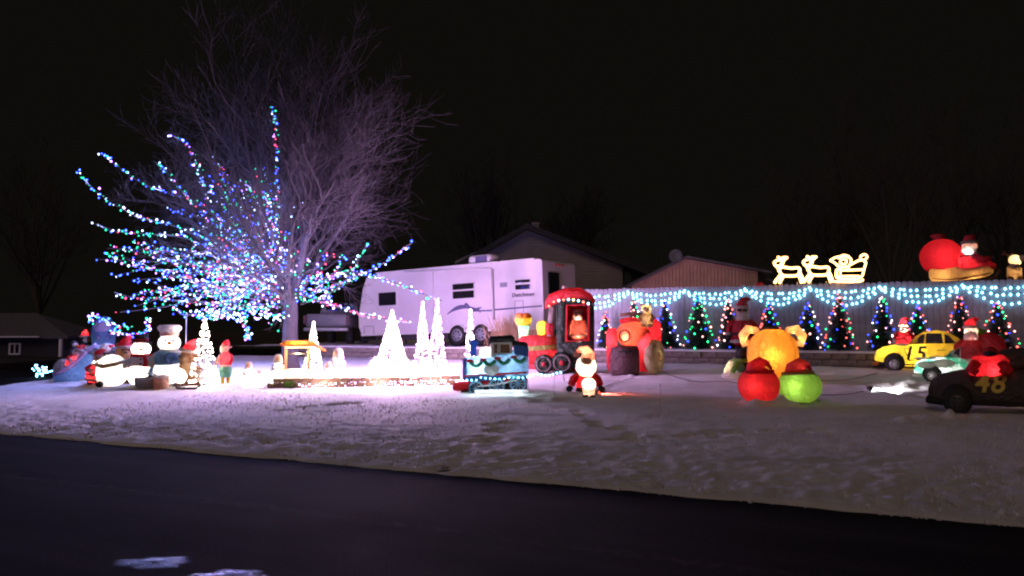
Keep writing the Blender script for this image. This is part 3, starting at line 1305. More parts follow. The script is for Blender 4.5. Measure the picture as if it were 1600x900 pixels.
def twin(px0, px1, py0, py1, split=True, slide=True):
    x0, x1 = tx(px0), tx(px1)
    z1, z0 = tz((px0 + px1) / 2, py0), tz((px0 + px1) / 2, py1)
    fr = MB()
    t_ = .035
    cz_, cx_ = (z0 + z1) / 2, (x0 + x1) / 2
    for (c, s) in (((cx_, z1), (x1 - x0, t_)), ((cx_, z0), (x1 - x0, t_)), ((x0, cz_), (t_, z1 - z0 - t_)), ((x1, cz_), (t_, z1 - z0 - t_))):
        fr.box((c[0], -.03, c[1]), (s[0], .05, s[1]))
    if split:
        fr.box((cx_, -.03, cz_ + .03), (x1 - x0 - t_, .05, .05))
    f = fr.build('window', WHITE, trl)
    for (a, c) in (((z0 + .02, cz_), (cz_ + .06, z1 - .02)) if split else ((z0 + .02, z1 - .02),)):
        g = MB()
        g.box((cx_, -.02, (a + c) / 2), (x1 - x0 - t_, .02, c - a - .005))
        g.build('pane', DARKGLASS, f)


twin(593, 622, 456, 478, False)
twin(709, 744, 442, 467)
twin(807, 832, 436, 453)
# slide-out frame lines
b = MB()
for px0, py0, px1, py1 in ((634, 424, 771, 419), (771, 419, 772, 500), (679, 425, 679, 490)):
    x0, x1, z0, z1 = tx(px0), tx(px1), tz(px0, py0), tz(px1, py1)
    wdt = .035 if px0 == 679 else .06
    b.tube([(x0, -.03, z0), (x1, -.03, z1)], wdt / 2, 4)
b.build('slide_out_trim', WHITE, trl)
b = MB()
b.tube([(tx(773.5), -.016, tz(773, 420)), (tx(773.5), -.016, tz(773, 500))], .018, 4)
b.build('slide_out_seal', DARKMETAL, trl)
b = MB()
for pts in ([(775, 484), (848, 478)], [(740, 486), (770, 485)]):
    b.tube([(tx(x), -.02, tz(x, y)) for x, y in pts], .035, 4)
b.build('stripe', STRIPE, trl)
b = MB()
for pts in ([(700, 491), (712, 484), (730, 480), (748, 484), (752, 489)], [(700, 491), (716, 480), (728, 477)], [(726, 482), (730, 475), (735, 480)], [(735, 481), (745, 483), (754, 480)]):
    pw = smooth([Vector((tx(x), -.02, tz(x, y))) for x, y in pts], 5)
    b.tube(pw, [.012 + .035 * math.sin(PI * i / (len(pw) - 1)) for i in range(len(pw))], 5)
b.build('swoosh', STRIPE, trl)
text_mesh('lettering', 'Dutchmen', .19, paint('dark_print', (.05, .045, .09), .5), trl, (tx(819), -.03, tz(819, 460.5)), (PI / 2, 0, 0), .006, .2, .004)
b = MB()
b.box((tx(789), -.02, tz(789, 445)), (.28, .03, .16))
b.build('vent', STEEL, trl)
b = MB()
x0, x1, z0, z1 = tx(806), tx(819), tz(812, 496), tz(812, 470)
for c, s in ((((x0 + x1) / 2, z1), (x1 - x0, .02)), (((x0 + x1) / 2, z0), (x1 - x0, .02)), ((x0, (z0 + z1) / 2), (.02, z1 - z0)), ((x1, (z0 + z1) / 2), (.02, z1 - z0))):
    b.box((c[0], -.018, c[1]), (s[0], .02, s[1]))
x0, x1, z0, z1 = tx(570), tx(585), tz(577, 524), tz(577, 510)
for c, s in ((((x0 + x1) / 2, z1), (x1 - x0, .02)), (((x0 + x1) / 2, z0), (x1 - x0, .02)), ((x0, (z0 + z1) / 2), (.02, z1 - z0)), ((x1, (z0 + z1) / 2), (.02, z1 - z0))):
    b.box((c[0], -.018, c[1]), (s[0], .02, s[1]))
b.build('hatch', STEEL, trl)
# rear wall window, lights, rooftop cooler, wheels, hitch
b = MB()
b.box((Lt + .01, .75, 1.55), (.05, .75, .75), 0)
b.build('rear_window', DARKGLASS, trl)
b = MB()
for y_ in (.95, 1.2, 1.45):
    b.box((Lt + .01, y_, 2.22), (.04, .1, .05))
b.build('marker_light', REDPLASTIC, trl)
b = MB()
b.box((tx(745), .62, HT + .2), (.95, .8, .40), .1)
ac = b.build('air_conditioner', WHITE, trl)
b = MB()
b.box((tx(745) + .12, .215, HT + .21), (.5, .03, .22))
b.build('grille', STRIPE, ac)
for px in (715, 752):
    x = tx(px)
    b = MB()
    b.lathe([(.42, -.02), (.44, .02), (.44, .25), (.0, .25)], (x, 0, -.12), 20, 'y')
    o = b.build('wheel_arch', BLACK, trl)
    b = MB()
    b.lathe([(.0, -.045), (.22, -.045), (.34, -.05), (.36, .0), (.36, .2), (0, .2)], (x, 0, -.12), 22, 'y')
    w_ = b.build('wheel', BLACK, trl)
    b = MB()
    b.lathe([(.0, -.07), (.06, -.075), (.19, -.06), (.23, -.055), (.23, -.03)], (x, 0, -.12), 18, 'y')
    b.build('rim', STEEL, w_)
    b = MB()
    for q in range(7):
        a = 2 * PI * q / 7
        b.lathe([(0, -.072), (.035, -.072), (.035, -.05)], (x + math.cos(a) * .14, 0, -.12 + math.sin(a) * .14), 8, 'y')
    b.build('rim_hole', BLACK, w_)
b = MB()
b.box((Lt / 2 + .3, WT / 2, -.12), (Lt - 1.0, WT - .5, .18))
b.build('chassis', DARKMETAL, trl)
b = MB()
b.tube([(.3, WT / 2, -.12), (-1.1, WT / 2, -.2)], .06, 6)
b.tube([(-.95, WT / 2, .3), (-.95, WT / 2, -.55)], .05, 6)
b.build('hitch', DARKMETAL, trl)
b = MB()
for y_ in (-.2, .2):
    b.lathe([(0, .62), (.08, .62), (.16, .52), (.16, 0), (0, 0)], (-.35, WT / 2 + y_, -.05), 14)
b.build('gas_bottles', DARKMETAL, trl)
for x_ in (.6, Lt - .4):
    for y_ in (.3, WT - .3):
        b = MB()
        b.tube([(x_, y_, -.05), (x_, y_, -.75)], .035, 6)
        b.build('stabiliser_jack', DARKMETAL, trl)

# ---- pickup seen from behind, between the tree trunk and the trailer nose
pp = at(512, 515, 31.5)
pp.z = BED_Z - .05
pk = T('pickup_truck', 'grey pickup truck seen from behind, left of the trailer nose', 'truck', 512, p=pp, rz=0.0, sink=0)
PKM = paint('grey_truck_paint', (0.16, 0.155, 0.19), .4)
pk.part('body', PKM, lambda b: (b.box((0, 90, 38), (72, 190, 24), 5)))
pk.part('tailgate', PKM, lambda b: b.box((0, -7, 39), (62, 4, 20), 1.5))
pk.part('cab', PKM, lambda b: b.loft([(-32, 120, 48, 40, 8), (-29, 120, 56, 34, 14), (29, 120, 56, 34, 14), (32, 120, 48, 40, 8)], 20, 4))
pk.part('rear_window', DARKGLASS, lambda b: b.box((0, 85, 62), (46, 2, 11)))
pk.part('bumper', STEEL, lambda b: b.box((0, -11, 25), (70, 6, 6), 2))
for s_ in (-1, 1):
    pk.part('tail_light', paint('dark_red_lens', (.10, .015, .02), .3), lambda b: b.box((s_ * 33.5, -7, 40), (4, 5, 13)))
    for y_ in (30, 150):
        pk.part('wheel', BLACK, lambda b: b.lathe([(0, -5), (12, -5), (15, -3), (15, 5), (0, 5)], (s_ * 29, y_, 15), 18, 'x'))


# ================================================================== FIGURE BUILDERS
def star_pts(n, r0, r1):
    return [((r0 if i % 2 == 0 else r1) * math.sin(PI * i / n), (r0 if i % 2 == 0 else r1) * math.cos(PI * i / n)) for i in range(2 * n)]


def santa(t, x, y, z, h, legs=True, arms='down', coat=None, hatdir=1, glasses=False, skin=None, beard=True, tilt=0.0, belt=True, hatc=None, white=None, mitt=None):
    coat = coat or N_RED
    skin = skin or N_PINK
    hatc = hatc or coat
    white = white or N_WHITE
    M = Matrix.Translation((x, y, z)) @ Matrix.Rotation(tilt, 4, 'Y') @ Matrix.Scale(h, 4)

    def P(name, mat, fn, parent=None):
        b = t.mb()
        b.M = M
        fn(b)
        return b.build(name, mat, parent or t.root)
    zb = .30 if legs else .22
    body = P('coat', coat, lambda b: b.lathe([(0, zb - .20), (.17, zb - .19), (.235, zb - .08), (.245, zb + .06), (.20, zb + .22), (.13, zb + .33), (.06, zb + .38), (0, zb + .385)], n=20))
    P('coat_hem', white, lambda b: b.tube([(.225 * math.cos(a), .225 * math.sin(a), zb - .12) for a in [2 * PI * i / 18 for i in range(18)]], .035, 8, closed=True))
    if belt and legs:
        bl = P('belt', N_BLACK, lambda b: b.lathe([(.246, zb), (.253, zb + .005), (.253, zb + .05), (.243, zb + .055)], n=20))
        P('buckle', N_YELLOW, lambda b: b.box((0, -.256, zb + .028), (.07, .02, .06), .01), bl)
    zh = zb + .47
    head = P('head', skin, lambda b: (b.ell((0, 0, zh), (.125, .12, .13)), b.ell((0, -.125, zh), .026, 8, 6)))
    for s in (-1, 1):
        P('eye', N_BLACK, lambda b: b.ell((s * .045, -.112, zh + .03), .014, 8, 6), head)
    if glasses:
        P('sunglasses', N_BLACK, lambda b: (b.box((-.055, -.12, zh + .03), (.09, .03, .055), .01), b.box((.055, -.12, zh + .03), (.09, .03, .055), .01)))
    if beard:
        P('beard', white, lambda b: (b.ell((0, -.075, zh - .12), (.135, .085, .13)), b.ell((-.05, -.13, zh - .035), (.055, .03, .022), 10, 6), b.ell((.05, -.13, zh - .035), (.055, .03, .022), 10, 6)))
    hz = zh + .075
    hat = P('hat', hatc, lambda b: b.tube([(0, 0, hz), (0, 0, hz + .07), (.03 * hatdir, 0, hz + .14), (.09 * hatdir, 0, hz + .18), (.16 * hatdir, 0, hz + .165)], [.125, .112, .078, .045, .02], 14))
    P('hat_brim', white, lambda b: b.tube([(.118 * math.cos(a), .118 * math.sin(a), hz + .012) for a in [2 * PI * i / 16 for i in range(16)]], .032, 8, closed=True), hat)
    P('pompom', white, lambda b: b.ell((.175 * hatdir, 0, hz + .15), .035, 10, 8), hat)
    for s in (-1, 1):
        if arms == 'down':
            pts = [(s * .13, 0, zb + .27), (s * .25, -.03, zb + .16), (s * .27, -.10, zb + .02)]
        elif arms == 'up':
            pts = [(s * .13, 0, zb + .27), (s * .27, -.02, zb + .33), (s * .33, -.05, zb + .48)]
        else:
            pts = [(s * .13, 0, zb + .26), (s * .22, -.12, zb + .17), (s * .15, -.26, zb + .14)]
        a_ = P('arm', coat, lambda b: b.tube(pts, [.075, .07, .058], 10))
        e = Vector(pts[-1])
        dd = (e - Vector(pts[1])).normalized()
        P('cuff', white, lambda b: b.ell(tuple(e), .062, 10, 8), a_)
        P('mitten', mitt or (white if not legs else N_BLACK), lambda b: (b.ell(tuple(e + dd * .07), (.05, .05, .06), 10, 8), b.ell(tuple(e + dd * .06 + Vector((-s * .04, 0, .02))), (.022, .022, .03), 8, 6)), a_)
    if legs:
        for s in (-1, 1):
            l_ = P('leg', coat, lambda b: b.tube([(s * .09, 0, .16), (s * .10, 0, .07)], [.09, .08], 10))
            P('boot', N_BLACK, lambda b: (b.ell((s * .10, -.04, .04), (.07, .11, .05), 12, 8), b.tube([(s * .10, 0, .03), (s * .10, 0, .10)], .075, 10)), l_)


def snowman(t, x, y, h, hat='top', vest=None, scarf=N_RED, mat=None):
    mat = mat or N_WHITE
    M = Matrix.Translation((x, y, 0)) @ Matrix.Scale(h, 4)

    def P(name, m, fn, parent=None):
        b = t.mb()
        b.M = M
        fn(b)
        return b.build(name, m, parent or t.root)
    P('body', mat, lambda b: (b.ell((0, 0, .24), (.25, .23, .25)), b.ell((0, 0, .50), (.21, .19, .19))))
    hd = P('head', mat, lambda b: b.ell((0, 0, .74), (.185, .17, .155)))
    for s in (-1, 1):
        P('eye', N_BLACK, lambda b: b.ell((s * .06, -.155, .78), .02, 8, 6), hd)
    P('nose', N_ORANGE, lambda b: b.tube([(0, -.15, .74), (.03, -.27, .735)], [.03, .005], 8), hd)
    P('mouth', N_BLACK, lambda b: [b.ell((math.sin(a) * .09, -.15, .70 - .035 * math.cos(a)), .012, 6, 4) for a in (-.9, -.45, 0, .45, .9)], hd)
    if scarf:
        P('scarf', scarf, lambda b: (b.tube([(.15 * math.cos(a), .145 * math.sin(a), .615) for a in [2 * PI * i / 16 for i in range(16)]], .04, 8, closed=True), b.tube([(.06, -.17, .61), (.09, -.22, .5), (.08, -.23, .4)], [.035, .04, .045], 8)))
    if vest:
        P('vest', vest, lambda b: b.ell((-.02, -.03, .47), (.225, .20, .17)))
        P('wreath', N_DBLUE, lambda b: b.tube([(.03 + .075 * math.cos(a), -.235, .48 + .075 * math.sin(a)) for a in [2 * PI * i / 14 for i in range(14)]], .032, 8, closed=True))
    else:
        for z in (.35, .46, .55):
            P('button', N_BLACK, lambda b: b.ell((0, -.215, z), .02, 8, 6))
    if hat == 'top':
        ht = P('top_hat', N_BLACK, lambda b: b.lathe([(0, .86), (.21, .86), (.215, .875), (.14, .885), (.125, .90), (.14, 1.03), (.13, 1.045), (0, 1.045)], n=18))
        P('hat_band', N_RED, lambda b: b.lathe([(.132, .895), (.138, .90), (.142, .945), (.134, .95)], n=18), ht)
    elif hat == 'chef':
        ht = P('chef_hat', N_WHITE, lambda b: b.lathe([(0, .86), (.14, .86), (.15, .93), (.19, .97), (.20, 1.01), (.16, 1.05), (0, 1.055)], n=18))
        P('hat_band', N_PINK, lambda b: b.lathe([(.145, .865), (.15, .87), (.158, .92), (.15, .925)], n=18), ht)
    for s in (-1, 1):
        P('arm', mat, lambda b: b.tube([(s * .17, 0, .54), (s * .27, -.05, .47), (s * .28, -.12, .40)], [.06, .055, .05], 10))


def penguin(t, x, y, z, h, hat=None, face=1):
    M = Matrix.Translation((x, y, z)) @ Matrix.Scale(h, 4)

    def P(name, m, fn, parent=None):
        b = t.mb()
        b.M = M
        fn(b)
        return b.build(name, m, parent or t.root)
    P('body', N_BLACK, lambda b: b.lathe([(0, 0), (.2, .02), (.27, .2), (.24, .42), (.15, .58), (0, .6)], n=16))
    P('belly', N_WHITE, lambda b: b.ell((face * .06, -.12, .28), (.18, .16, .25)))
    hd = P('head', N_BLACK, lambda b: b.ell((0, 0, .68), (.16, .155, .16)))
    P('face', N_WHITE, lambda b: b.ell((face * .03, -.09, .67), (.11, .09, .10)), hd)
    P('beak', N_ORANGE, lambda b: b.tube([(face * .08, -.14, .66), (face * .2, -.2, .64)], [.05, .01], 8), hd)
    for s in (-1, 1):
        P('eye', N_BLACK, lambda b: b.ell((face * .04 + s * .045, -.17, .72), .018, 6, 5), hd)
        P('flipper', N_BLACK, lambda b: b.tube([(s * .2, 0, .48), (s * .3, -.04, .34), (s * .31, -.06, .22)], [.05, .05, .02], 8))
        P('foot', N_ORANGE, lambda b: b.ell((s * .1, -.1, .02), (.09, .13, .035), 10, 6))
    if hat:
        ht = P('hat', hat, lambda b: b.tube([(0, 0, .78), (0, 0, .88), (.03, 0, 1.0)], [.15, .10, .02], 12))
        P('hat_brim', N_WHITE, lambda b: b.tube([(.145 * math.cos(a), .145 * math.sin(a), .785) for a in [2 * PI * i / 14 for i in range(14)]], .03, 8, closed=True), ht)


def bear(t, x, y, z, h, fur=N_BROWN, muzzle=N_TAN, hat=None, arms=True):
    M = Matrix.Translation((x, y, z)) @ Matrix.Scale(h, 4)

    def P(name, m, fn, parent=None):
        b = t.mb()
        b.M = M
        fn(b)
        return b.build(name, m, parent or t.root)
    P('body', fur, lambda b: b.lathe([(0, 0), (.2, .02), (.27, .2), (.22, .42), (.13, .55), (0, .57)], n=16))
    hd = P('head', fur, lambda b: b.ell((0, 0, .70), (.19, .17, .17)))
    P('muzzle', muzzle, lambda b: b.ell((0, -.15, .66), (.10, .09, .075)), hd)
    P('nose', N_BLACK, lambda b: b.ell((0, -.235, .69), (.035, .02, .025), 8, 6), hd)
    for s in (-1, 1):
        P('ear', fur, lambda b: b.ell((s * .15, 0, .84), (.065, .04, .065), 10, 8), hd)
        P('eye', N_BLACK, lambda b: b.ell((s * .07, -.15, .75), .02, 8, 6), hd)
        if arms:
            P('arm', fur, lambda b: b.tube([(s * .16, 0, .46), (s * .25, -.1, .34), (s * .2, -.22, .27)], [.075, .075, .07], 10))
        P('foot', fur, lambda b: b.ell((s * .14, -.18, .07), (.09, .13, .08), 10, 8))
    if hat:
        ht = P('hat', hat, lambda b: b.tube([(0, 0, .80), (0, 0, .88), (.04, 0, 1.0), (.12, 0, 1.04)], [.17, .14, .07, .02], 12))
        P('hat_brim', N_WHITE, lambda b: b.tube([(.16 * math.cos(a), .16 * math.sin(a), .80) for a in [2 * PI * i / 14 for i in range(14)]], .035, 8, closed=True), ht)


def robed(t, x, y, h, mat=N_WHITE, kneel=False, hood=N_WHITE):
    M = Matrix.Translation((x, y, 0)) @ Matrix.Scale(h, 4)

    def P(name, m, fn, parent=None):
        b = t.mb()
        b.M = M
        fn(b)
        return b.build(name, m, parent or t.root)
    P('robe', mat, lambda b: b.lathe([(0, 0), (.24, .01), (.22, .2), (.17, .45), (.15, .62), (.1, .72), (0, .74)], n=14))
    hd = P('head', N_PINK, lambda b: b.ell((0, -.02, .84), (.095, .1, .115)))
    P('hood', hood, lambda b: b.lathe([(.16, .70), (.14, .82), (.12, .92), (.06, .98), (0, .985)], (0, .03, 0), 14), hd)
    for s in (-1, 1):
        P('arm', mat, lambda b: b.tube([(s * .13, 0, .62), (s * .16, -.12, .5), (s * .03, -.2, .52)], [.06, .055, .04], 8))


# ================================================================== FENCE TREES
cols12 = [(945, 487, 26, 'short narrow lit tree beside the green engine cab'),
          (992, 466, 34, 'dark lit tree directly behind the teddy bear'),
          (1040, 468, 42, 'lit tree just right of the red car inflatable'),
          (1093, 461, 50, 'broad bright green tree with a blue top'),
          (1140, 466, 36, 'narrow lit tree half behind the sunglasses santa'),
          (1203, 471, 44, 'lit tree rising behind the orange round inflatable'),
          (1260, 472, 50, 'broad lit tree below the two wire reindeer and sleigh'),
          (1310, 457, 50, 'tall lit tree with red and green bulbs under the wire sleigh'),
          (1376, 460, 46, 'tall dark lit tree between the wire sleigh and the yellow car'),
          (1433, 477, 46, 'short lit tree behind the roof of the yellow race car'),
          (1502, 459, 50, 'tall lit tree with red bulbs left of the rightmost one'),
          (1560, 470, 58, 'rightmost lit tree on the wall, behind the green hatted penguin')]
for i, (px, top, w, lab) in enumerate(cols12):
    q = at_s(px, WALL_S + .38)
    q.z = BED_Z + .03
    t = T('small_christmas_tree', lab, 'tree', px, p=q, group='prelit trees along the fence')
    hgt = (515 - top) + (EYE.z - q.z) * t.k
    rr = random.Random(100 + i)
    t.root.rotation_euler = (rr.uniform(-.03, .03), rr.uniform(-.045, .045), rr.uniform(0, 6))
    t.part('trunk', BARK_DARK, lambda b: b.tube([(0, 0, 0), (0, 0, hgt * .9)], [2.2, .6], 8))

    def fol(b):
        n = 1900
        for j in range(n):
            u = 1 - math.sqrt(rr.random())
            z = 3 + u * (hgt - 4)
            a = rr.uniform(0, 2 * PI)
            R = (w / 2) * (1 - u) ** .82 * (1 + .12 * math.sin(u * 34)) * (1 + .13 * math.sin(2 * a + i) * math.sin(u * 9 + i)) + .8
            r0 = R * rr.uniform(.2, .75)
            r1 = R * rr.uniform(.85, 1.12)
            dz = rr.uniform(-2.5, 1.5)
            c, s = math.cos(a), math.sin(a)
            wd = rr.uniform(1.1, 2.4)
            b.mi = rr.randint(0, 1)
            b.add([(c * r0 - s * wd, s * r0 + c * wd, z + 1.5), (c * r0 + s * wd, s * r0 - c * wd, z + 1.5), (c * r1, s * r1, z + dz)], [(0, 1, 2)], False)
    t.part('crown', [NEEDLE, NEEDLE_D], fol, kind='stuff')

    def mini(b):
        n = int(26 + w * .42)
        bias = [(0, 1, 2, 3, 4), (1, 3, 2, 4, 1), (0, 0, 4, 3, 1), (1, 1, 1, 0, 3), (2, 3, 0, 3, 4), (0, 0, 1, 3, 2), (0, 0, 1, 4, 3), (2, 1, 3, 2, 0), (0, 1, 3, 0, 4), (0, 2, 3, 1, 0), (2, 3, 2, 0, 3), (2, 1, 3, 0, 2)][i]
        for j in range(n):
            u = (j + .5) / n
            z = min(hgt, max(3, 4 + u * (hgt - 5) + rr.uniform(-3, 3)))
            u = (z - 4) / (hgt - 5)
            u = min(1, max(0, u))
            a = j * 2.399 + rr.uniform(-.3, .3)
            R = (w / 2) * (1 - u) ** .82 + .8
            b.mi = rr.choice(bias)
            b.bulb((math.cos(a) * R * 1.06, math.sin(a) * R * 1.06, z), rr.uniform(.85, 2.0))
    t.part('lights', P_COLS, mini, kind='stuff')
# pale bundle of lights at the foot of the wall behind the engine
# ================================================================== WHITE LIGHT TREES
def white_tree(px, py, top, w, lab, nb_=240, tiers=True, m=WARMW, p=None, br=1.5, foliage=True, watts=260):
    t = T('white_lit_tree', lab, 'light tree', px, py, p=p, group='white light trees on the lawn')
    hgt = py - top
    rr = random.Random(int(px * 7))
    NS = 14 if w < 40 else 22
    t.part('pole', STEEL, lambda b: b.tube([(0, 0, 0), (0, 0, hgt)], [1.0, .5], 6))
    if foliage:
        def fol(b):
            for j in range(420):
                u = 1 - math.sqrt(rr.random())
                if tiers:
                    u = min(.99, (math.floor(u * 8) + .1 + .8 * rr.random()) / 8)
                z = 2 + u * (hgt - 3)
                a = rr.uniform(0, 2 * PI)
                R = (w / 2) * (1 - u) ** .8 + .5
                c, s = math.cos(a), math.sin(a)
                wd = rr.uniform(.8, 1.6)
                b.add([(c * R * .3 - s * wd, s * R * .3 + c * wd, z + 1.5), (c * R * .3 + s * wd, s * R * .3 - c * wd, z + 1.5), (c * R * 1.05, s * R * 1.05, z + rr.uniform(-2, 1))], [(0, 1, 2)], False)
        t.part('overlit_branches', OVERLIT, fol, kind='stuff')
    else:
        def strands(b):
            for j in range(NS):
                a = 2 * PI * j / NS
                b.tube([(0, 0, hgt), (math.cos(a) * w / 2, math.sin(a) * w / 2, 0)], .35, 3)
        t.part('strands', STEEL, strands)

    def lt(b):
        for j in range(nb_):
            u = rr.random() ** (1.15 if foliage else .9)
            if foliage:
                if tiers:
                    u = min(.995, (math.floor(u * 8) + .1 + .7 * rr.random()) / 8)
                a = rr.uniform(0, 2 * PI)
            else:
                a = 2 * PI * rr.randint(0, NS - 1) / NS
            R = (w / 2) * ((1 - u) ** .8 if foliage else (1 - u)) + .4
            b.bulb((math.cos(a) * R, math.sin(a) * R, 1 + u * (hgt - 1)), rr.uniform(.75, 1.15) * br)
        b.bulb((0, 0, hgt + 1.5), 2.4)
    t.part('lights', m, lt, kind='stuff')
    lc = (1, .80, .70) if m is WARMW else (.95, .48, 1)
    for u, sgn, dy, pw in ((.10, -1, -1, .07), (.42, 1, -1, .10), (.72, -.6, 1, .5), (.95, 0, 1, .33)):
        fill_lamp(t.root, Vector((sgn * w * .22 * (1 - u), dy * (w * .5 * (1 - u) + 3), u * hgt)) / t.k, lc, watts * WHITE_W * pw)  # added lamps, strongest at the back to brighten the trailer
    return t


white_tree(318, 602, 502, 44, 'tiered white lit tree right of the snowmen', 260, watts=230)
white_tree(489, 592, 505, 34, 'slim white lit tree beside the orange roofed well', 230, foliage=False)
white_tree(612, 597, 487, 62, 'widest and brightest white lit tree left of the blue engine', 720, br=1.7, m=PINKW, watts=2000, foliage=False)
white_tree(660, 585, 474, 30, 'tall thin cone of white light strands nearest the bright tree', 210, foliage=False, m=PINKW)
white_tree(683, 583, 472, 32, 'tall thin cone of white light strands left of the trailer wheels', 210, foliage=False, m=PINKW)
white_tree(735, 572, 486, 20, 'thin white lit tree standing behind the blue engine funnel', 130, m=PINKW, foliage=False)


def add_glare_bush(px, py, w, h, lab, n, m=PINKW):  # added bush, its dense bulbs fill the white glare round the trees
    t = T('glare_bush', lab, 'bush', px, py, group='bushes added to fill the white glare')
    rr = random.Random(int(px))

    def tw_(b):
        for j in range(420):
            a, e = rr.uniform(0, 2 * PI), math.asin(rr.random())
            R = rr.uniform(.6, 1.05)
            p_ = Vector((math.cos(a) * math.cos(e) * w / 2 * R, math.sin(a) * math.cos(e) * w / 2 * R * .8, math.sin(e) * h * R))
            d_ = Vector((rr.gauss(0, 2), rr.gauss(0, 2), rr.gauss(1, 2)))
            u_ = d_.orthogonal().normalized() * .8
            b.add([p_ - u_, p_ + u_, p_ + d_ * 2], [(0, 1, 2)], False)
    t.part('foliage', OVERLIT, tw_, kind='stuff')

    def lt(b):
        for j in range(n):
            a, e = rr.uniform(0, 2 * PI), math.asin(rr.random())
            b.bulb((math.cos(a) * math.cos(e) * w / 2, math.sin(a) * math.cos(e) * w / 2 * .8, math.sin(e) * h), rr.uniform(1.0, 1.7))
    t.part('lights', m, lt, kind='stuff')
    fill_lamp(t.root, Vector((0, -w * .4, h * .75)) / t.k, (1, .66, .95), 170 * WHITE_W)


add_glare_bush(592, 601, 44, 42, 'glowing bush added to fill the glare at the left foot of the brightest tree', 190)
add_glare_bush(638, 601, 48, 38, 'glowing bush added to fill the glare at the right foot of the brightest tree', 190)
add_glare_bush(690, 592, 52, 18, 'low glowing hedge added to fill the glare under the two light cones', 150)

# ================================================================== RAISED BED IN FRONT OF THE TREE
bed = empty('brick_edging', G(560, 604), 'low curved brick edging of the snowy bed under the white trees', 'edging')
eb = [block_mesh(.20, .11, .10, BRICK, 40 + i, .01) for i in range(4)]
A, B = G(418, 606), G(712, 601)
n = int((B - A).length / .21)
for row in range(2):
    for i in range(n):
        u = (i + .5 + (.5 if row else 0)) / n
        q = A.lerp(B, u)
        q.y += math.sin(u * PI) * -.12 + .02 * row
        q.z = H(q.x, q.y) + .05 + row * .105
        inst(random.choice(eb), 'brick', bed, q - bed.location, math.atan2((B - A).y, (B - A).x) + (.5 - u) * .08 + random.uniform(-.03, .03))
# pale candle lights stood along the edging
rr = random.Random(77)
t = T('light_string', 'row of small white bulbs along the foot of the brick edging', 'string lights', 520, 606, rz=0.0)


def el(b):
    for j in range(46):
        q = A.lerp(B, .18 + .8 * j / 46) - t.p
        b.bulb(((q.x) * t.k, (q.y - .16) * t.k, (q.z + .03) * t.k + rr.uniform(0, 5)), 1.1)


t.part('bulbs', PINKW, el, kind='stuff')
for u in (.3, .6, .9):
    q = A.lerp(B, u) - t.p + Vector((0, -.4, .12))
    fill_lamp(t.root, q, (1, .72, .7), 14)  # added ahead of the bulbs to light the bricks

# ---- wishing well with an orange lit roof
t = T('wishing_well', 'wooden wishing well with a glowing orange lit roof', 'well', 465, 600)
t.part('roof', N_ORANGE, lambda b: (b.puff([(-28, 62), (-20, 68), (22, 68), (44, 52), (38, 51), (20, 62), (-18, 62)], -16, 16, 1), b.box((0, 0, 61), (52, 30, 2))))
for x in (-18, 16):
    t.part('post', WOOD, lambda b: b.box((x, 0, 36), (4, 4, 50)))
t.part('basin', N_WHITE, lambda b: b.lathe([(0, 24), (19, 24), (21, 22), (22, 0), (0, 0)], n=18))
t.part('crank', DARKMETAL, lambda b: b.tube([(-18, 0, 48), (16, 0, 48)], 1.2, 6))
t.part('bulbs', glow('bulb_orange', (1.0, .55, .2), 12), lambda b: [b.bulb((-18 + i * 3.3, -12, 58), 1.2) for i in range(12)], kind='stuff')
t.lamp(0, -4, 50, (1, .66, .3), 60, .08)
t.lamp(0, -2, 64.5, (1, .6, .25), 14, .02)
t.lamp(0, 0, 12, (1, .8, .55), 12, .06)
# ---- overexposed lit figures round the well
for px, py, h_, lab in ((434, 600, 48, 'glowing white robed figure left of the wishing well'), (528, 598, 56, 'glowing white robed figure right of the slim white tree'), (513, 600, 36, 'small glowing white kneeling figure between slim tree and robed figure'),
                        (388, 604, 40, 'small glowing white robed figure right of the elf'), (405, 603, 26, 'smallest glowing white figure in front of the block wall')):
    t = T('lit_figure', lab, 'lit figure', px, py, group='glowing white lawn figures')
    robed(t, 0, 0, h_)
    t.lamp(0, 0, h_ * .35, (1, .84, .68), 34, .05)
    t.lamp(0, -h_ * .02, h_ * .84, (1, .84, .68), 8, .02)
t = T('green_shrub', 'small green tuft of leaves at the foot of the well', 'plant', 453, 606)
rr = random.Random(3)
t.part('leaves', nylon('leaf', (.16, .34, .05), .3), lambda b: [b.add([(x - 1, y, z), (x + 1, y, z), (x + rr.gauss(0, 2), y - 1, z + 4)], [(0, 1, 2)], False) for x, y, z in [(rr.uniform(-8, 8), rr.uniform(-5, 3), rr.uniform(0, 9)) for _ in range(160)]], kind='stuff')

# ================================================================== LEFT GROUP
# ---- blue ice slide with a pale top, and the penguins on it
t = T('ice_slide', 'blue inflatable ice slide with a pale grey top', 'inflatable', 145, 594)
t.part('slide', N_DBLUE, lambda b: b.puff([(-52, 0), (44, 0), (46, 30), (38, 46), (20, 53), (2, 50), (-12, 40), (-24, 24), (-40, 12), (-54, 8)], -12, 26, 5))
t.part('slide_top', N_LGREY, lambda b: b.puff([(-2, 38), (10, 34), (36, 34), (40, 44), (34, 54), (18, 58), (2, 54), (-10, 46)], -15, 29, 4))
t.part('rail', N_LILAC, lambda b: b.tube([(-54, -12, 12), (-38, -13, 18), (-22, -13, 32), (-8, -14, 48), (4, -14, 57)], 3, 8))
t.lamp(14, 4, 28, (.85, .9, 1), 10.0, .08)
t.lamp(-22, 4, 12, (.85, .9, 1), 2.5, .05)
t.lamp(20, 4, 46, (1, .92, .9), 3.0, .05)
t = T('penguin', 'inflatable penguin without a hat at the left top of the blue slide', 'inflatable', 114, p=G2(114, 592, .25) + Vector((0, 0, .42)))
penguin(t, 0, 0, 0, 40)
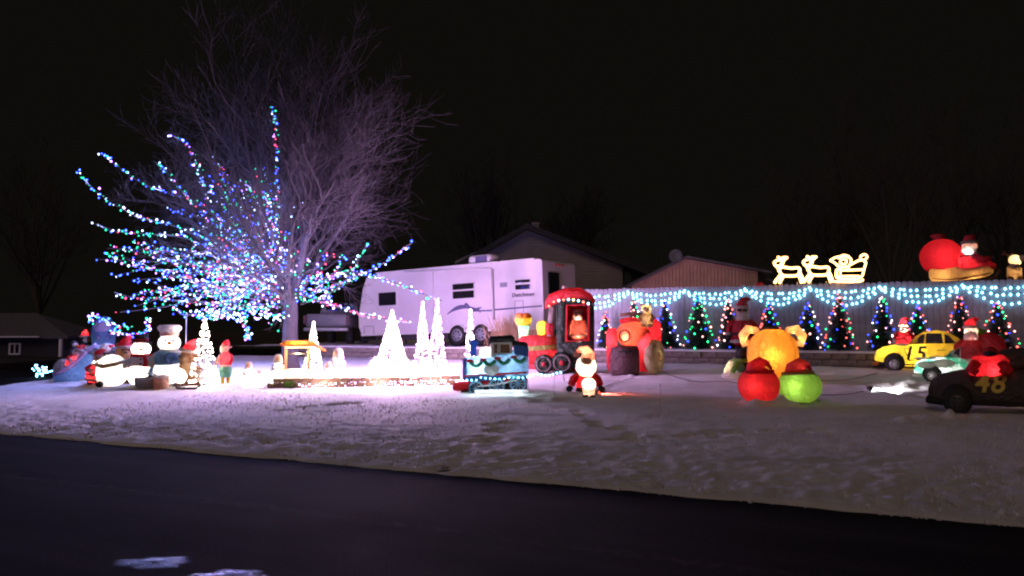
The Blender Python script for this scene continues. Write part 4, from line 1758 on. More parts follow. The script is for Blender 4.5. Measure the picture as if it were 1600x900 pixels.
t.lamp(1, -5, 12, (1, .85, .6), 6, .02)
t = T('penguin', 'inflatable penguin in a pointed red hat behind the blue slide', 'inflatable', 131, p=G(131, 587))
penguin(t, 0, 0, 24, 48, N_RED)
t.part('stand', N_BLACK, lambda b: b.lathe([(0, 24), (9, 24), (10, 0), (0, 0)], n=12))
t.lamp(1, -6, 37, (1, .85, .6), 5, .02)
t.lamp(0, 0, 67, (1, .6, .5), 2, .02)
t = T('penguin', 'penguin sliding off the right end of the blue slide, red beak forward', 'inflatable', 168, 593)
t.part('body', N_BLACK, lambda b: b.ell((4, -14, 42), (15, 12, 10)))
t.part('head', N_WHITE, lambda b: b.ell((-4, -22, 50), (8, 7, 7)))
t.part('beak', N_RED, lambda b: b.tube([(0, -24, 52), (9, -27, 55)], [3.4, .6], 8))
t.part('stand', N_BLACK, lambda b: b.tube([(6, -12, 0), (5, -13, 36)], [7, 6], 10))
# ---- big blue egg-shaped figure
t = T('egg_shaped_inflatable', 'tall blue egg-shaped inflatable with a lilac front', 'inflatable', 161, p=G2(160, 588, .3))
t.part('body', N_DBLUE, lambda b: b.lathe([(0, 0), (17, 2), (18, 20), (15, 44), (17, 56), (17.5, 68), (15, 82), (9, 91), (0, 94)], n=22))
t.part('front_panel', N_LILAC, lambda b: (b.ell((-1, -6, 74), (13.5, 11.8, 15)), b.ell((-6, -7.5, 60), (5, 9, 6)), b.ell((5, -7.5, 60), (5, 9, 6))))
t.lamp(0, -2, 74, (.9, .88, 1), 5, .06)
t.lamp(0, 2, 40, (.85, .9, 1), 4, .06)
# ---- small santas and others
t = T('small_santa', 'small santa sliding down the low left end of the blue slide', 'santa figure', 108, p=G2(108, 594, .06) + Vector((0, 0, .2)))
santa(t, 0, 0, 0, 44, legs=True, tilt=.35, arms='front', mitt=N_WHITE)
t.lamp(5, 0, 16, (1, .8, .7), 5, .03)
t.lamp(9, -4, 26, (1, .85, .7), 3, .02)
t = T('snowball_inflatable', 'pale grey round inflatable by the bright cool bulbs at the far left', 'inflatable', 97, 592)
t.part('ball', N_LGREY, lambda b: b.ell((0, 0, 16), (13, 12, 15)))
t.part('cap', N_WHITE, lambda b: b.ell((1, 0, 27), (9, 9, 5)))
t = T('light_string', 'bunched cool white bulbs running right along the snow at the far left', 'string lights', 75, 590)
rr = random.Random(6)


def cl(b):
    for j in range(26):
        b.bulb((rr.gauss(-10, 5), rr.uniform(-8, 4), 10 + rr.gauss(2, 4.5)), rr.uniform(1.1, 1.9))
    for j in range(34):
        u = j / 34
        b.bulb((-6 + u * 92, -16, 8 + 5 * math.sin(u * 9) - 2 * math.sin(u * 3.1) + rr.uniform(-1.5, 1.5)), 1.3)


t.part('bulbs', COOL, cl, kind='stuff')
t.part('wire', CABLE, lambda b: b.tube([(-16, 0, 0), (-12, 0, 8), (-6, -16, 8), (30, -16, 10), (86, -16, 8), (88, -16, 0)], .4, 4))
t.part('stake', STEEL, lambda b: (b.tube([(-10, 0, -2), (-10, 0, 18)], .8, 5), b.tube([(30, -16, -2), (30, -16, 10)], .8, 5)))
t = T('stooping_santa', 'stooping santa with a big beard left of the white round inflatable', 'santa figure', 146, 603)
santa(t, 0, 0, 0, 56, arms='front', tilt=.12, mitt=N_WHITE)
t.lamp(0, -1, 18, (1, .85, .7), 5, .04)
t.lamp(0, -3, 40, (1, .85, .7), 3, .02)
t = T('round_inflatable', 'glowing round white inflatable with dark seams left of the top hat snowman', 'inflatable', 174, 603)
t.part('body', N_WHITE, lambda b: b.lathe([(0, 0), (12, 1), (20, 8), (23, 20), (22, 32), (17, 42), (9, 48), (0, 50)], (0, 2, 0), 22))
t.part('seams', N_GREY, lambda b: [b.tube([(rx * math.cos(a), 2 + rx * math.sin(a), z + zt * math.cos(a)) for a in [2 * PI * i / 24 for i in range(24)]], .5, 4, closed=True) for rx, z, zt in ((23.0, 26, 1), (22.2, 15, -1), (17.6, 41, 1))])
t.part('foot', N_BLACK, lambda b: b.ell((-16, -15, 5), (6, 7, 5)))
t.part('scarf', N_CREAM, lambda b: b.tube([(-22, -6, 34), (-12, -19, 32), (6, -22, 36), (20, -10, 40)], [3, 3.4, 3.4, 3], 8))
t.lamp(2, -4, 24, (1, .9, .75), 20, .08)
t = T('red_hat_bear', 'brown bear in a red stocking hat behind the white round inflatable', 'inflatable', 196, p=G2(195, 601, .25))
bear(t, 0, 0, 0, 72, N_BROWN, N_TAN, N_RED)
t.lamp(0, 0, 48, (1, .8, .6), 2, .04)
t = T('snowman', 'large snowman in a black top hat with a red band', 'snowman', 219, 603, group='inflatable snowmen')
snowman(t, 0, 0, 78, 'top')
t.lamp(0, -3, 20, (1, .92, .8), 32, .06)
t.lamp(0, -2, 58, (1, .92, .8), 14, .04)
t = T('snowman', 'tallest snowman in a white chef hat and a blue vest', 'snowman', 263, 602, group='inflatable snowmen')
snowman(t, 0, 0, 90, 'chef', N_SKY, None)
t.lamp(0, 0, 21, (1, .92, .85), 14, .06)
t.lamp(0, 0, 66, (1, .92, .85), 9, .04)
t.lamp(0, -3, 43, (.9, .92, 1), 5, .04)
t = T('small_santa', 'small santa in a blue coat and red hat before the chef hat snowman', 'santa figure', 240, 601)
santa(t, 0, -14, 0, 46, legs=True, coat=N_DBLUE, hatc=N_RED, hatdir=-1)
t.lamp(0, -14, 14, (1, .85, .8), 3, .03)
t = T('basket', 'round grey basket with a brown lining in the snow', 'basket', 229, 606)
t.part('basket', N_LGREY, lambda b: b.lathe([(0, 1), (13, 1), (17, 8), (18, 16), (16, 17), (14.5, 13), (0, 12)], (0, -4, 0), 18))
t.part('lining', N_BROWN, lambda b: b.lathe([(0, 15.6), (8, 16), (14.8, 16.2)], (0, -4, 0), 18))
t.part('handle', N_LGREY, lambda b: b.tube([(17 * math.cos(a), -4, 14 + 10 * math.sin(a)) for a in [PI * i / 10 for i in range(11)]], 1.1, 6))
t = T('glowing_drum', 'pinkish round drum at the feet of the chef hat snowman', 'drum', 252, 606)
t.part('drum', N_PINK, lambda b: b.lathe([(0, 0), (10, 0), (11, 3), (11, 17), (10, 20), (0, 20)], (0, -12, 0), 18))
t.part('rim', N_WHITE, lambda b: b.lathe([(11, 17), (12, 18), (12, 20.5), (10.5, 21)], (0, -12, 0), 18))
t = T('glowing_globe', 'glowing plain white ball lamp right of the chef hat snowman', 'globe lamp', 278, 603)
t.part('globe', N_WHITE, lambda b: b.ell((0, -10, 16), (13, 13, 13)))
t.part('base', N_GREY, lambda b: b.lathe([(0, 4), (8, 4), (9, 0), (0, 0)], (0, -10, 0), 14))
t.lamp(0, -10, 16, (1, .94, .85), 12, .05)
t = T('brown_dog', 'brown dog in a red santa hat beside the tiered white tree', 'inflatable', 297, 602)
t.part('body', N_BROWN, lambda b: b.loft([(-17, 0, 14, 6, 7), (-10, 0, 16, 10, 12), (6, 0, 18, 10, 13), (14, 0, 20, 7, 12), (18, 0, 20, 4, 7)], 16, 2.2))
hd = t.part('head', N_BROWN, lambda b: b.ell((-2, -2, 47), (12, 11, 12)))
t.part('muzzle', N_TAN, lambda b: b.ell((-9, -8, 43), (8, 7, 6.5)), hd)
t.part('nose', N_BLACK, lambda b: b.ell((-15.5, -11, 46), 2.2, 8, 6), hd)
for s_ in (-1, 1):
    t.part('ear', N_BROWN, lambda b: b.ell((-2 + s_ * 10, 2, 44), (3.5, 4, 9)), hd)
    t.part('eye', N_BLACK, lambda b: b.ell((-6 + s_ * 4, -11, 50), 1.5, 8, 6), hd)
    for x_ in (-12, 12):
        t.part('leg', N_BROWN, lambda b: b.tube([(x_, s_ * 6, 14), (x_ - 1, s_ * 6 - 1, 2), (x_ - 3, s_ * 6 - 2, 1)], [5, 4, 3.4], 8))
t.part('chest', N_TAN, lambda b: b.ell((-8, -5, 28), (9, 8, 14)))
ht = t.part('hat', N_RED, lambda b: b.tube([(-2, -2, 54), (2, -2, 62), (8, -1, 69), (14, 0, 70)], [12.5, 10, 5, 2], 12))
t.part('hat_brim', N_WHITE, lambda b: b.tube([(-2 + 12 * math.cos(a), -2 + 12 * math.sin(a), 54 + 2 * math.cos(a) * -1) for a in [2 * PI * i / 14 for i in range(14)]], 2.6, 8, closed=True), ht)
t.lamp(-3, -3, 48, (1, .8, .6), 3, .04)
t.lamp(0, 0, 62, (1, .7, .6), 2, .02)
t = T('dark_sled', 'dark low sled in the snow in front of the brown dog', 'sled', 292, 606)
t.part('seat', N_BROWN, lambda b: b.loft([(-16, -14, 9, 6, 2), (-10, -14, 7, 7, 2), (12, -14, 7, 7, 2), (18, -14, 10, 6, 2)], 12, 3))
for s_ in (-1, 1):
    t.part('runner', N_CHAR, lambda b: b.tube([(-18, -14 + s_ * 6, 10), (-14, -14 + s_ * 6, 2), (12, -14 + s_ * 6, 1), (19, -14 + s_ * 6, 5)], 1.4, 6))
t = T('elf', 'standing elf with white hair, red top and green trousers', 'elf figure', 352, 600)


def elfp():
    t.part('torso', N_RED, lambda b: b.lathe([(0, 26), (8, 27), (9, 34), (8, 44), (5, 50), (0, 52)], n=14))
    t.part('belt', N_WHITE, lambda b: b.lathe([(8.4, 27), (9.4, 28), (9.2, 30.5), (8.4, 31)], n=14))
    t.part('trousers', N_MINT, lambda b: b.lathe([(0, 28), (9, 28), (10, 22), (8, 12), (0, 11)], n=14))
    h_ = t.part('head', N_PINK, lambda b: b.ell((-1, 0, 57), (6, 6, 7)))
    t.part('hair', N_WHITE, lambda b: b.ell((-3, 3, 55), (6, 5, 9)), h_)
    t.part('hat', N_RED, lambda b: b.tube([(0, 0, 61), (1, 0, 66), (3, 0, 70)], [6.4, 5, 1], 12), h_)
    for s_ in (-1, 1):
        t.part('ear', N_PINK, lambda b: b.tube([(s_ * 5.5, 0, 57), (s_ * 9, 0, 60)], [1.6, .3], 6), h_)
        t.part('leg', N_YELLOW, lambda b: b.tube([(s_ * 4, 0, 14), (s_ * 4, -1, 2), (s_ * 4, -5, 1)], [3.4, 2.8, 2], 8))
    t.part('arm', N_PINK, lambda b: b.tube([(-7, 0, 46), (-12, -4, 38), (-15, -6, 30)], [3, 2.6, 2], 8))
    t.part('arm', N_RED, lambda b: b.tube([(7, 0, 46), (9, -3, 38), (6, -8, 32)], [3, 2.6, 2], 8))


elfp()
t.lamp(0, 0, 40, (1, .8, .7), 3, .03)
t = T('thin_pole', 'thin pale upright pole behind the chef hat snowman', 'pole', 289, p=G(289, 594))
t.part('pole', STEEL, lambda b: b.tube([(0, 0, 0), (0, 0, 104)], .8, 6))
t.part('finial', STEEL, lambda b: b.ell((0, 0, 105), 1.5, 8, 6))

# ================================================================== BLUE ENGINE
t = T('blue_engine', 'blue inflatable steam engine with black cab roof and wreaths, facing left', 'inflatable train', 772, 614, back=20)
t.part('running_board', N_RED, lambda b: (b.loft([(-61, 0, 9, 17, 5), (-57, 0, 10, 21, 7), (-20, 0, 14, 22, 5), (30, 0, 21, 22, 4), (52, 0, 24, 21, 4)], 16, 4)))
t.part('boiler_stripe', N_RED, lambda b: b.tube([(-46, -19, 27), (-8, -20, 29), (2, -24, 30), (50, -24.5, 33)], 1.6, 6))
t.part('buffer', N_RED, lambda b: (b.ell((-61, -12, 10), (4, 6, 6)), b.ell((-61, 12, 10), (4, 6, 6))))
t.part('boiler', N_SKY, lambda b: b.loft([(-44, 0, 38, 13, 14), (-41, 0, 38, 18, 19), (-10, 0, 39, 18, 19), (4, 0, 40, 18, 19)], 22, 2.0))
t.part('cab', N_SKY, lambda b: b.loft([(0, 0, 45, 20, 19), (4, 0, 45, 24, 23), (46, 0, 45, 24, 21), (54, 0, 44, 20, 16)], 24, 3.2))
t.part('tank', N_BLUE, lambda b: b.loft([(-42, 0, 22, 19, 3), (-38, 0, 23, 22, 5), (18, 0, 27, 22, 5)], 16, 5))
t.part('smoke_box', N_DBLUE, lambda b: b.loft([(-50, 0, 37, 13, 15), (-47, 0, 37, 16, 18), (-43, 0, 37, 16, 18)], 20, 2.1))
t.part('funnel', N_BLUE, lambda b: b.lathe([(0, 58), (5.5, 58), (5, 74), (7.5, 76), (7.5, 82), (0, 83)], (-33, 0, 0), 14))
t.part('dome', N_WHITE, lambda b: b.lathe([(11, 56), (10, 66), (6, 71), (0, 72)], (-13, 0, 0), 14))
t.part('upper_cab', N_LGREY, lambda b: b.loft([(-5, 0, 69, 19, 11), (-3, 0, 69, 21, 13), (25, 0, 70, 21, 12), (28, 0, 70, 19, 10)], 18, 6))
t.part('cab_roof', N_BLACK, lambda b: b.loft([(-9, 0, 81, 18, 4), (-6, 0, 83, 23, 6), (28, 0, 85, 23, 6), (32, 0, 83, 18, 4)], 18, 3))
for x0, x1 in ((-1, 6), (9, 25)):
    w_ = t.part('window', N_WHITE, lambda b: [b.box(c, s) for c, s in (((x0, -22, 70), (1.6, 2.4, 15)), ((x1, -22, 70), (1.6, 2.4, 15)), (((x0 + x1) / 2, -22, 77.5), (x1 - x0 + 1.6, 2.4, 1.6)), (((x0 + x1) / 2, -22, 62.5), (x1 - x0 + 1.6, 2.4, 1.6)))])
    t.part('pane', N_BROWN, lambda b: b.box(((x0 + x1) / 2, -21.4, 70), (x1 - x0 - 1.6, 1, 13.4)), w_)
t.part('coal_bunker', N_BLUE, lambda b: b.loft([(31, 0, 66, 18, 9), (33, 0, 66, 21, 11), (50, 0, 65, 21, 10), (54, 0, 64, 17, 8)], 16, 5))
t.part('bunker_lid', N_BLACK, lambda b: b.loft([(29, 0, 77, 16, 2), (32, 0, 78, 21, 4), (50, 0, 76, 21, 4), (53, 0, 75, 16, 2)], 16, 3))
for i, x in enumerate((-28, -7, 15, 40)):
    z = 50 + i * 2.0
    g = t.part('garland', N_GARL, lambda b: b.tube([(x - 9 + 18 * u, -25.2, z - 7 * math.sin(PI * u)) for u in [j / 10 for j in range(11)]], 2.9, 8))
    t.part('bow', N_RED, lambda b: (b.ell((x - 11.5, -26, z + 1), (3.2, 2, 2.2), 8, 6), b.ell((x - 7.5, -26, z + 1), (3, 2, 2.4), 8, 6)), g)
t.part('added_glow_spot', N_WHITE, lambda b: b.ell((-4, -23.5, 37), (12, 4, 9)))  # white bulge added for the overexposed spot on the boiler


def engine_wheel(t, x, z, r, y, mat=N_SKY, spokes=10, name='wheel'):
    w_ = t.part(name, N_CHAR, lambda b: b.lathe([(0, y + 2), (r * .98, y + 2), (r * 1.02, y), (r * 1.02, y + 8), (0, y + 8)], (x, 0, z), 22, 'y'))
    t.part('rim', mat, lambda b: (b.tube([(x + r * .86 * math.cos(a), y, z + r * .86 * math.sin(a)) for a in [2 * PI * i / 20 for i in range(20)]], r * .13, 6, closed=True)), w_)
    t.part('spoke', mat, lambda b: [b.tube([(x, y, z), (x + r * .8 * math.cos(a), y, z + r * .8 * math.sin(a))], r * .055, 5) for a in [2 * PI * i / spokes for i in range(spokes)]], w_)
    t.part('hub', mat, lambda b: b.ell((x, y - 1, z), (r * .22, 2, r * .22), 10, 6), w_)


for x, z, r in ((-28, 8.5, 12), (4, 12, 13), (37, 16, 13.5)):
    engine_wheel(t, x, z, r, -26)
t.part('coupling_rod', N_LGREY, lambda b: (b.tube([(-26, -31, 12), (4, -31, 14.5)], 1.4, 6), b.tube([(4, -31, 14.5), (36, -31, 22)], 1.4, 6)))
t.part('chassis', N_CHAR, lambda b: b.loft([(-52, 0, 6, 14, 5), (-20, 0, 9, 16, 6), (52, 0, 14, 16, 8)], 12, 4))
t.part('base_board', WHITE, lambda b: b.box((12, -38, 3.5), (84, 6, 8), 2))
t.lamp(-26, -7, 38, (.9, .95, 1), 6, .04)
t.lamp(25, -4, 46, (.85, .92, 1), 4.5, .06)
t.lamp(-4, -18, 37, (.9, .95, 1), 5, .03)
t.lamp(12, 0, 70, (1, .9, .85), 2, .04)
t.lamp(-13, 0, 63, (1, .95, .9), 3, .03)
t.lamp(-40, 2, 12, (1, .8, .8), 2, .03)
t2 = T('light_string', 'cool white bulbs along the red running board of the blue engine', 'string lights', 772, 614, back=20)
rr = random.Random(8)
for x_ in (-30, 2, 36):
    fill_lamp(t2.root, Vector((x_, -52, 18)) / t2.k, (.75, .9, 1), 4.5)  # added in front of the bulbs to light the wheels
t2.part('bulbs', COOL, lambda b: [b.bulb((-42 + i * 7.2, -27, 22 + i * .35 + rr.uniform(-1.5, 2.5)), rr.uniform(1.2, 1.7)) for i in range(14)], kind='stuff')
t2.part('wire', CABLE, lambda b: b.tube([(-42, -26, 22), (0, -26, 23), (52, -26, 27), (54, -26, 0)], .4, 4))
t2 = T('light_string', 'cool white bulbs on the snow between the two engines', 'string lights', 856, 596)
t2.part('bulbs', COOL, lambda b: [b.bulb((-28 + i * 6.0, -8, 10 + 1.6 * math.sin(i) + i * .5), 1.7) for i in range(9)], kind='stuff')
t2.part('wire', CABLE, lambda b: b.tube([(-30, -8, 0), (-28, -8, 10), (0, -8, 11), (24, -8, 14), (26, -8, 0)], .4, 4))

# ================================================================== RED AND GREEN ENGINE
gp = G(872, 584)
t = T('green_cab_engine', 'red boiler inflatable train with a tall dark green cab', 'inflatable train', 872, p=gp, back=24)
zc = lambda y: 584 - y
t.part('boiler', N_RED, lambda b: b.loft([(-62, 0, 36, 18, 18), (-58, 0, 37, 23, 23), (-20, 0, 38, 24, 24), (0, 0, 38, 24, 24)], 24, 2.1))
t.part('boiler_band', N_GREEN, lambda b: b.loft([(-60, -1.2, 39, 23.3, 5), (-20, -1.2, 41, 24.3, 5), (2, -1.2, 43, 24.3, 5)], 16, 4))
t.part('smokestack', N_MINT, lambda b: b.lathe([(0, 56), (7, 56), (7.5, 68), (10, 78), (0, 79)], (-55, 0, 0), 16))
t.part('smokestack_rim', N_YELLOW, lambda b: b.lathe([(10, 76), (13, 82), (14, 88), (0, 88)], (-55, 0, 0), 16))
t.part('smoke_flames', N_ORANGE, lambda b: [b.ell((-55 + math.cos(a) * 8, math.sin(a) * 7, 91), (5, 5, 5 + 2 * math.sin(3 * a)), 10, 8) for a in [2 * PI * i / 6 for i in range(6)]])
t.part('steam_dome', N_YELLOW, lambda b: b.lathe([(7, 58), (8, 68), (8.5, 76), (6, 82), (0, 84)], (-25, 0, 0), 16))
# cab: a frame of posts round an open window, so the inside is seen
t.part('cab_panel', N_DGREEN, lambda b: (b.puff([(-2, 10), (54, 10), (55, 52), (-2, 48)], -30, -22, 1.5), b.puff([(-1, 48), (11, 48), (14, 118), (1, 114)], -30, -22, 1.2), b.puff([(47, 52), (55, 52), (53, 112), (49, 118)], -30, -22, 1.2), b.puff([(12, 109), (50, 111), (49, 119), (12, 119)], -30, -22, 1.0)))
t.part('cab_back', N_DRED, lambda b: b.box((26, 18, 66), (50, 4, 104), 1.5))
t.part('cab_side', N_GREY, lambda b: b.puff([(-18, 58), (-6, 58), (-2, 116), (-14, 108)], -16, 16, 2))
t.part('cab_side', N_DGREEN, lambda b: (b.box((-1, -4, 64), (3, 40, 104), 1), b.box((55, -4, 62), (3, 40, 96), 1)))
t.part('cab_floor', N_RED, lambda b: b.box((27, -6, 46), (50, 38, 6), 1.5))
wf = t.part('window_frame', N_RED, lambda b: b.tube([(13, -31, 52), (47, -31, 53), (48, -31, 108), (14, -31, 107)], 1.9, 8, closed=True))
t.part('roof', N_RED, lambda b: b.loft([(-20, -4, 108, 20, 6), (-14, -4, 115, 30, 10), (10, -4, 124, 34, 11), (34, -4, 126, 34, 10), (52, -4, 119, 30, 7), (58, -4, 113, 22, 4)], 20, 2.6))
t.part('roof_light', N_WHITE, lambda b: (b.ell((10, -10, 136), (3.5, 3.5, 3.5)), b.ell((19, -10, 133), (4, 3, 3))))
t.part('side_window', N_RED, lambda b: (b.puff([(-20, 62), (-8, 60), (-6, 78), (-20, 80)], -20, -16, 1)))
t.part('chassis', N_DRED, lambda b: b.loft([(-46, 0, 12, 16, 5), (-10, 0, 10, 20, 6), (52, 0, 9, 20, 6)], 12, 4))
for x, z, r in ((-22, 16, 15), (6, 18, 17), (44, 18, 16)):
    w_ = t.part('wheel', N_DGREEN, lambda b: b.lathe([(0, -34), (r * .9, -34), (r, -31), (r, -24), (0, -24)], (x, 0, z), 22, 'y'))
    t.part('rim', N_GREY, lambda b: b.tube([(x + r * .72 * math.cos(a), -34, z + r * .72 * math.sin(a)) for a in [2 * PI * i / 20 for i in range(20)]], 1.3, 6, closed=True), w_)
    t.part('hub', N_DRED, lambda b: b.ell((x, -34, z), (r * .25, 2, r * .25), 10, 6), w_)
t.lamp(-40, -6, 38, (1, .75, .55), 16, .06)
t.lamp(-15, -6, 38, (1, .75, .55), 18, .06)
t.lamp(-55, 0, 68, (.9, 1, .7), 3.5, .04)
t.lamp(-55, 0, 83, (1, .8, .4), 2.5, .03)
t.lamp(-25, 0, 72, (1, .8, .4), 4, .03)
t.lamp(-2, -10, 115, (1, .6, .6), 2.2, .03)
t.lamp(26, -8, 118, (1, .6, .6), 2.6, .04)
t.lamp(44, -2, 62, (1, .35, .3), 3.5, .04)
t.lamp(14, -10, 135, (.8, .95, 1), 1.5, .015)
t.lamp(-14, 0, 70, (1, .4, .4), 1.2, .03)
t2 = T('light_string', 'bulbs along the front edge of the red engine cab roof', 'string lights', 872, p=gp, back=24)
t2.part('bulbs', [COOL, glow('bulb_red', (1, .15, .1), 8), glow('bulb_orange', (1, .55, .2), 12)], lambda b: [(setattr(b, 'mi', (1, 1, 0, 1, 0, 2, 0, 1, 0)[i]), b.bulb((-14 + i * 7.6, -39, 110 + 6 * math.sin(i * .4) - (4 if i == 0 else 0)), 2.0)) for i in range(9)], kind='stuff')
t2.part('wire', CABLE, lambda b: b.tube([(-16, -38, 104), (10, -38.5, 113), (30, -38.5, 115), (52, -38, 109)], .4, 4))
t2 = T('riding_santa', 'santa standing inside the open window of the dark green cab', 'santa figure', 903, p=t.loc(31, -9, 49), sink=0)
santa(t2, 0, 0, 0, 57, legs=True, arms='down', coat=N_SALMON, belt=False, mitt=N_PINK, hatc=N_RED, white=N_PINK)
t2.lamp(3, -17, 3, (1, .55, .45), 8, .02)
t2.lamp(0, -7, 36, (1, .7, .6), 2.0, .02)
t2.lamp(0, 0, 20, (1, .5, .45), 3, .03)
t2.part('coal_bag', N_BLACK, lambda b: b.ell((17, -6, 30), (4, 4, 9), 10, 8))

# ---- dry ornamental grass in front of the trailer
q = at_s(800, WALL_S + .9)
q.z = BED_Z
t = T('dry_grass_clump', 'tall clump of dry tan ornamental grass before the trailer', 'plant', 800, p=q)
rr = random.Random(9)


def dg_(b):
    for j in range(620):
        x0 = rr.gauss(0, 15)
        y0 = rr.gauss(0, 6)
        h_ = rr.uniform(24, 60)
        lean = rr.gauss(0, 9) + x0 * .25
        w_ = .35
        b.add([(x0 - w_, y0, 0), (x0 + w_, y0, 0), (x0 + lean * .4 + w_ * .7, y0, h_ * .6), (x0 + lean * .4 - w_ * .7, y0, h_ * .6), (x0 + lean, y0 + rr.gauss(0, 3), h_)], [(0, 1, 2, 3), (3, 2, 4)], False)


t.part('blades', STRAW, dg_, kind='stuff')

# ================================================================== RED CAR WITH TEDDY BEAR
t = T('red_car_inflatable', 'red inflatable old-time car with tan bonnet and round tan wheel', 'inflatable car', 992, 584)
t.part('bonnet', nylon('red_orange_nylon', (.86, .11, .07)), lambda b: b.ell((-2, -2, 62), (26, 24, 22), 22, 14))
t.part('grille', nylon('plum_nylon', (.11, .05, .06), .3), lambda b: b.loft([(-38, -8, 22, 14, 19), (-35, -8, 22, 20, 23), (4, -8, 22, 20, 23), (7, -8, 22, 15, 19)], 18, 5))
t.part('mouth_slot', N_BLACK, lambda b: b.box((-15, -29.5, 36), (20, 2, 3), 1))
for x0, x1, tpz in ((-43, -27, 72), (5, 24, 68)):
    t.part('fender', N_RED, lambda b: b.loft([(x0, 0, tpz / 2 + 3, 20, tpz / 2 - 8), (x0 + 3, 0, tpz / 2 + 2, 25, tpz / 2 - 2), (x1 - 3, 0, tpz / 2 + 2, 25, tpz / 2 - 2), (x1, 0, tpz / 2 + 3, 20, tpz / 2 - 8)], 18, 3))
w_ = t.part('wheel', nylon('dull_tan_nylon', (.50, .43, .27), .4), lambda b: (setattr(b, 'M', Matrix.Translation((30, -8, 28)) @ Matrix.Rotation(1.12, 4, 'Z')), b.lathe([(0, -8), (20, -8), (25, -6), (27, 0), (25, 6), (20, 8), (0, 8)], (0, 0, 0), 24, 'y')))
t.part('hub', N_TAN, lambda b: (setattr(b, 'M', Matrix.Translation((30, -8, 28)) @ Matrix.Rotation(1.12, 4, 'Z')), b.lathe([(0, -9.5), (4, -9), (6, -8), (6, -7)], (0, 0, 0), 16, 'y')), w_)
t.part('cabin', N_RED, lambda b: b.loft([(8, 22, 56, 16, 26), (12, 22, 56, 20, 30), (36, 22, 56, 20, 30), (41, 22, 56, 16, 24)], 18, 4))
t.part('windscreen_bar', N_BROWN, lambda b: b.tube([(-22, -6, 92), (0, -8, 95), (16, -6, 92)], 2.6, 8))
t.part('dashboard', N_RED, lambda b: b.ell((-4, 2, 83), (20, 15, 6)))
t.part('bonnet_ring', N_BLACK, lambda b: b.tube([(-15 + 8 * math.cos(a), -24.5 - 1.2 * math.sin(a), 60 + 9 * math.sin(a)) for a in [2 * PI * i / 18 for i in range(18)]], 1.3, 6, closed=True))
t.lamp(-13, -19, 58, (1, .8, .5), 5.5, .02)
t.lamp(4, -4, 64, (1, .7, .45), 10, .04)
t.lamp(-35, -12, 50, (1, .6, .5), 9, .04)
t.lamp(14, -14, 46, (1, .6, .5), 11, .04)
t.lamp(24, 18, 62, (1, .6, .5), 7, .04)
t.lamp(-3, 2, 84, (1, .8, .5), 3, .02)
t.lamp(33, -8, 29, (1, .75, .5), 1.6, .03)
t.lamp(-16, -8, 20, (1, .7, .6), 1.0, .03)
t2 = T('teddy_bear', 'tan teddy bear sitting up in the red inflatable car', 'teddy bear', 1010, p=t.loc(18, -6, 72), sink=0)
bear(t2, 0, 0, 0, 42, N_TAN, N_CREAM)
t2.lamp(0, -2, 29, (1, .8, .5), 2.4, .02)
t2.lamp(0, -1, 12, (1, .8, .5), 1.2, .02)

# ---- little glowing santa in the snow
t = T('glowing_santa', 'small glowing white bearded santa sitting in the snow with red arms', 'santa figure', 915, 612)
t.part('coat', N_RED, lambda b: b.lathe([(0, 0), (13, 1), (15, 10), (12, 24), (7, 32), (0, 33)], n=18))
hd = t.part('beard', N_WHITE, lambda b: b.lathe([(0, 22), (9, 25), (15, 34), (16, 42), (14, 50), (8, 56), (0, 58)], (1, -3, 0), 20))
t.part('face', N_PINK, lambda b: b.ell((2, -14, 49), (8, 5, 6)), hd)
h_ = t.part('hat', N_SALMON, lambda b: b.tube([(3, -3, 52), (4, -3, 60), (0, -3, 66), (-8, -4, 67), (-13, -5, 62)], [12, 10, 7, 4, 2.5], 14))
t.part('pompom', N_PINK, lambda b: b.ell((-14, -6, 59), 4.5, 10, 8), h_)
for s_ in (-1, 1):
    a_ = t.part('arm', N_RED, lambda b: b.tube([(s_ * 10, 0, 27), (s_ * 19, -4, 20), (s_ * 22, -8, 12)], [6, 6.5, 6], 10))
    t.part('mitten', N_BLACK, lambda b: (b.ell((s_ * 25, -10, 6), (5, 5, 5)), b.ell((s_ * 21, -13, 8), 2, 8, 6)), a_)
    t.part('boot', N_BLACK, lambda b: b.ell((s_ * 9, -13, 4), (6, 9, 5)))
t.lamp(1, -3, 41, (1, .82, .56), 6.5, .05)
t.lamp(0, 0, 14, (1, .45, .35), 3, .03)
t.lamp(3, -4, 60, (1, .7, .55), 3.0, .02)
t.lamp(-3, -4, 66, (1, .7, .55), 1.2, .015)
t = T('baby_snowman', 'tiny glowing snowman held in front of the glowing santa', 'snowman', 920, 619)
t.part('body', N_WHITE, lambda b: b.ell((0, -2, 20), (11, 10, 10)))
t.part('skirt', N_PINK, lambda b: b.lathe([(0, 12), (10, 12), (8, 4), (7, 0), (0, 0)], (0, -2, 0), 14))
t.part('nose', N_ORANGE, lambda b: b.tube([(0, -11, 21), (3, -16, 20)], [1.5, .3], 6))
for s_ in (-1, 1):
    t.part('eye', N_BLACK, lambda b: b.ell((s_ * 4, -11, 24), 1.1, 6, 5))
    t.part('boot', N_BLACK, lambda b: b.ell((s_ * 5, -8, 1.5), (5, 6, 2.5), 10, 6))
t.lamp(0, -2, 20, (1, .84, .62), 4, .04)
t.lamp(0, -2, 7, (1, .7, .55), 1.5, .02)
t = T('spot_light', 'small red spot light lying in the snow right of the glowing santa', 'spot light', 934, 615)
t.part('lens', glow('red_lens', (1, .10, .05), 4), lambda b: b.ell((2, -1, 3), (1.5, 1.5, 1.5), 10, 8))
t.part('housing', DARKMETAL, lambda b: b.tube([(-5, 0, 3), (-1, -.5, 3.2), (1, -1, 3.1)], [2.2, 2.8, 2.6], 10))
l = bpy.data.lights.new('spot', 'SPOT')
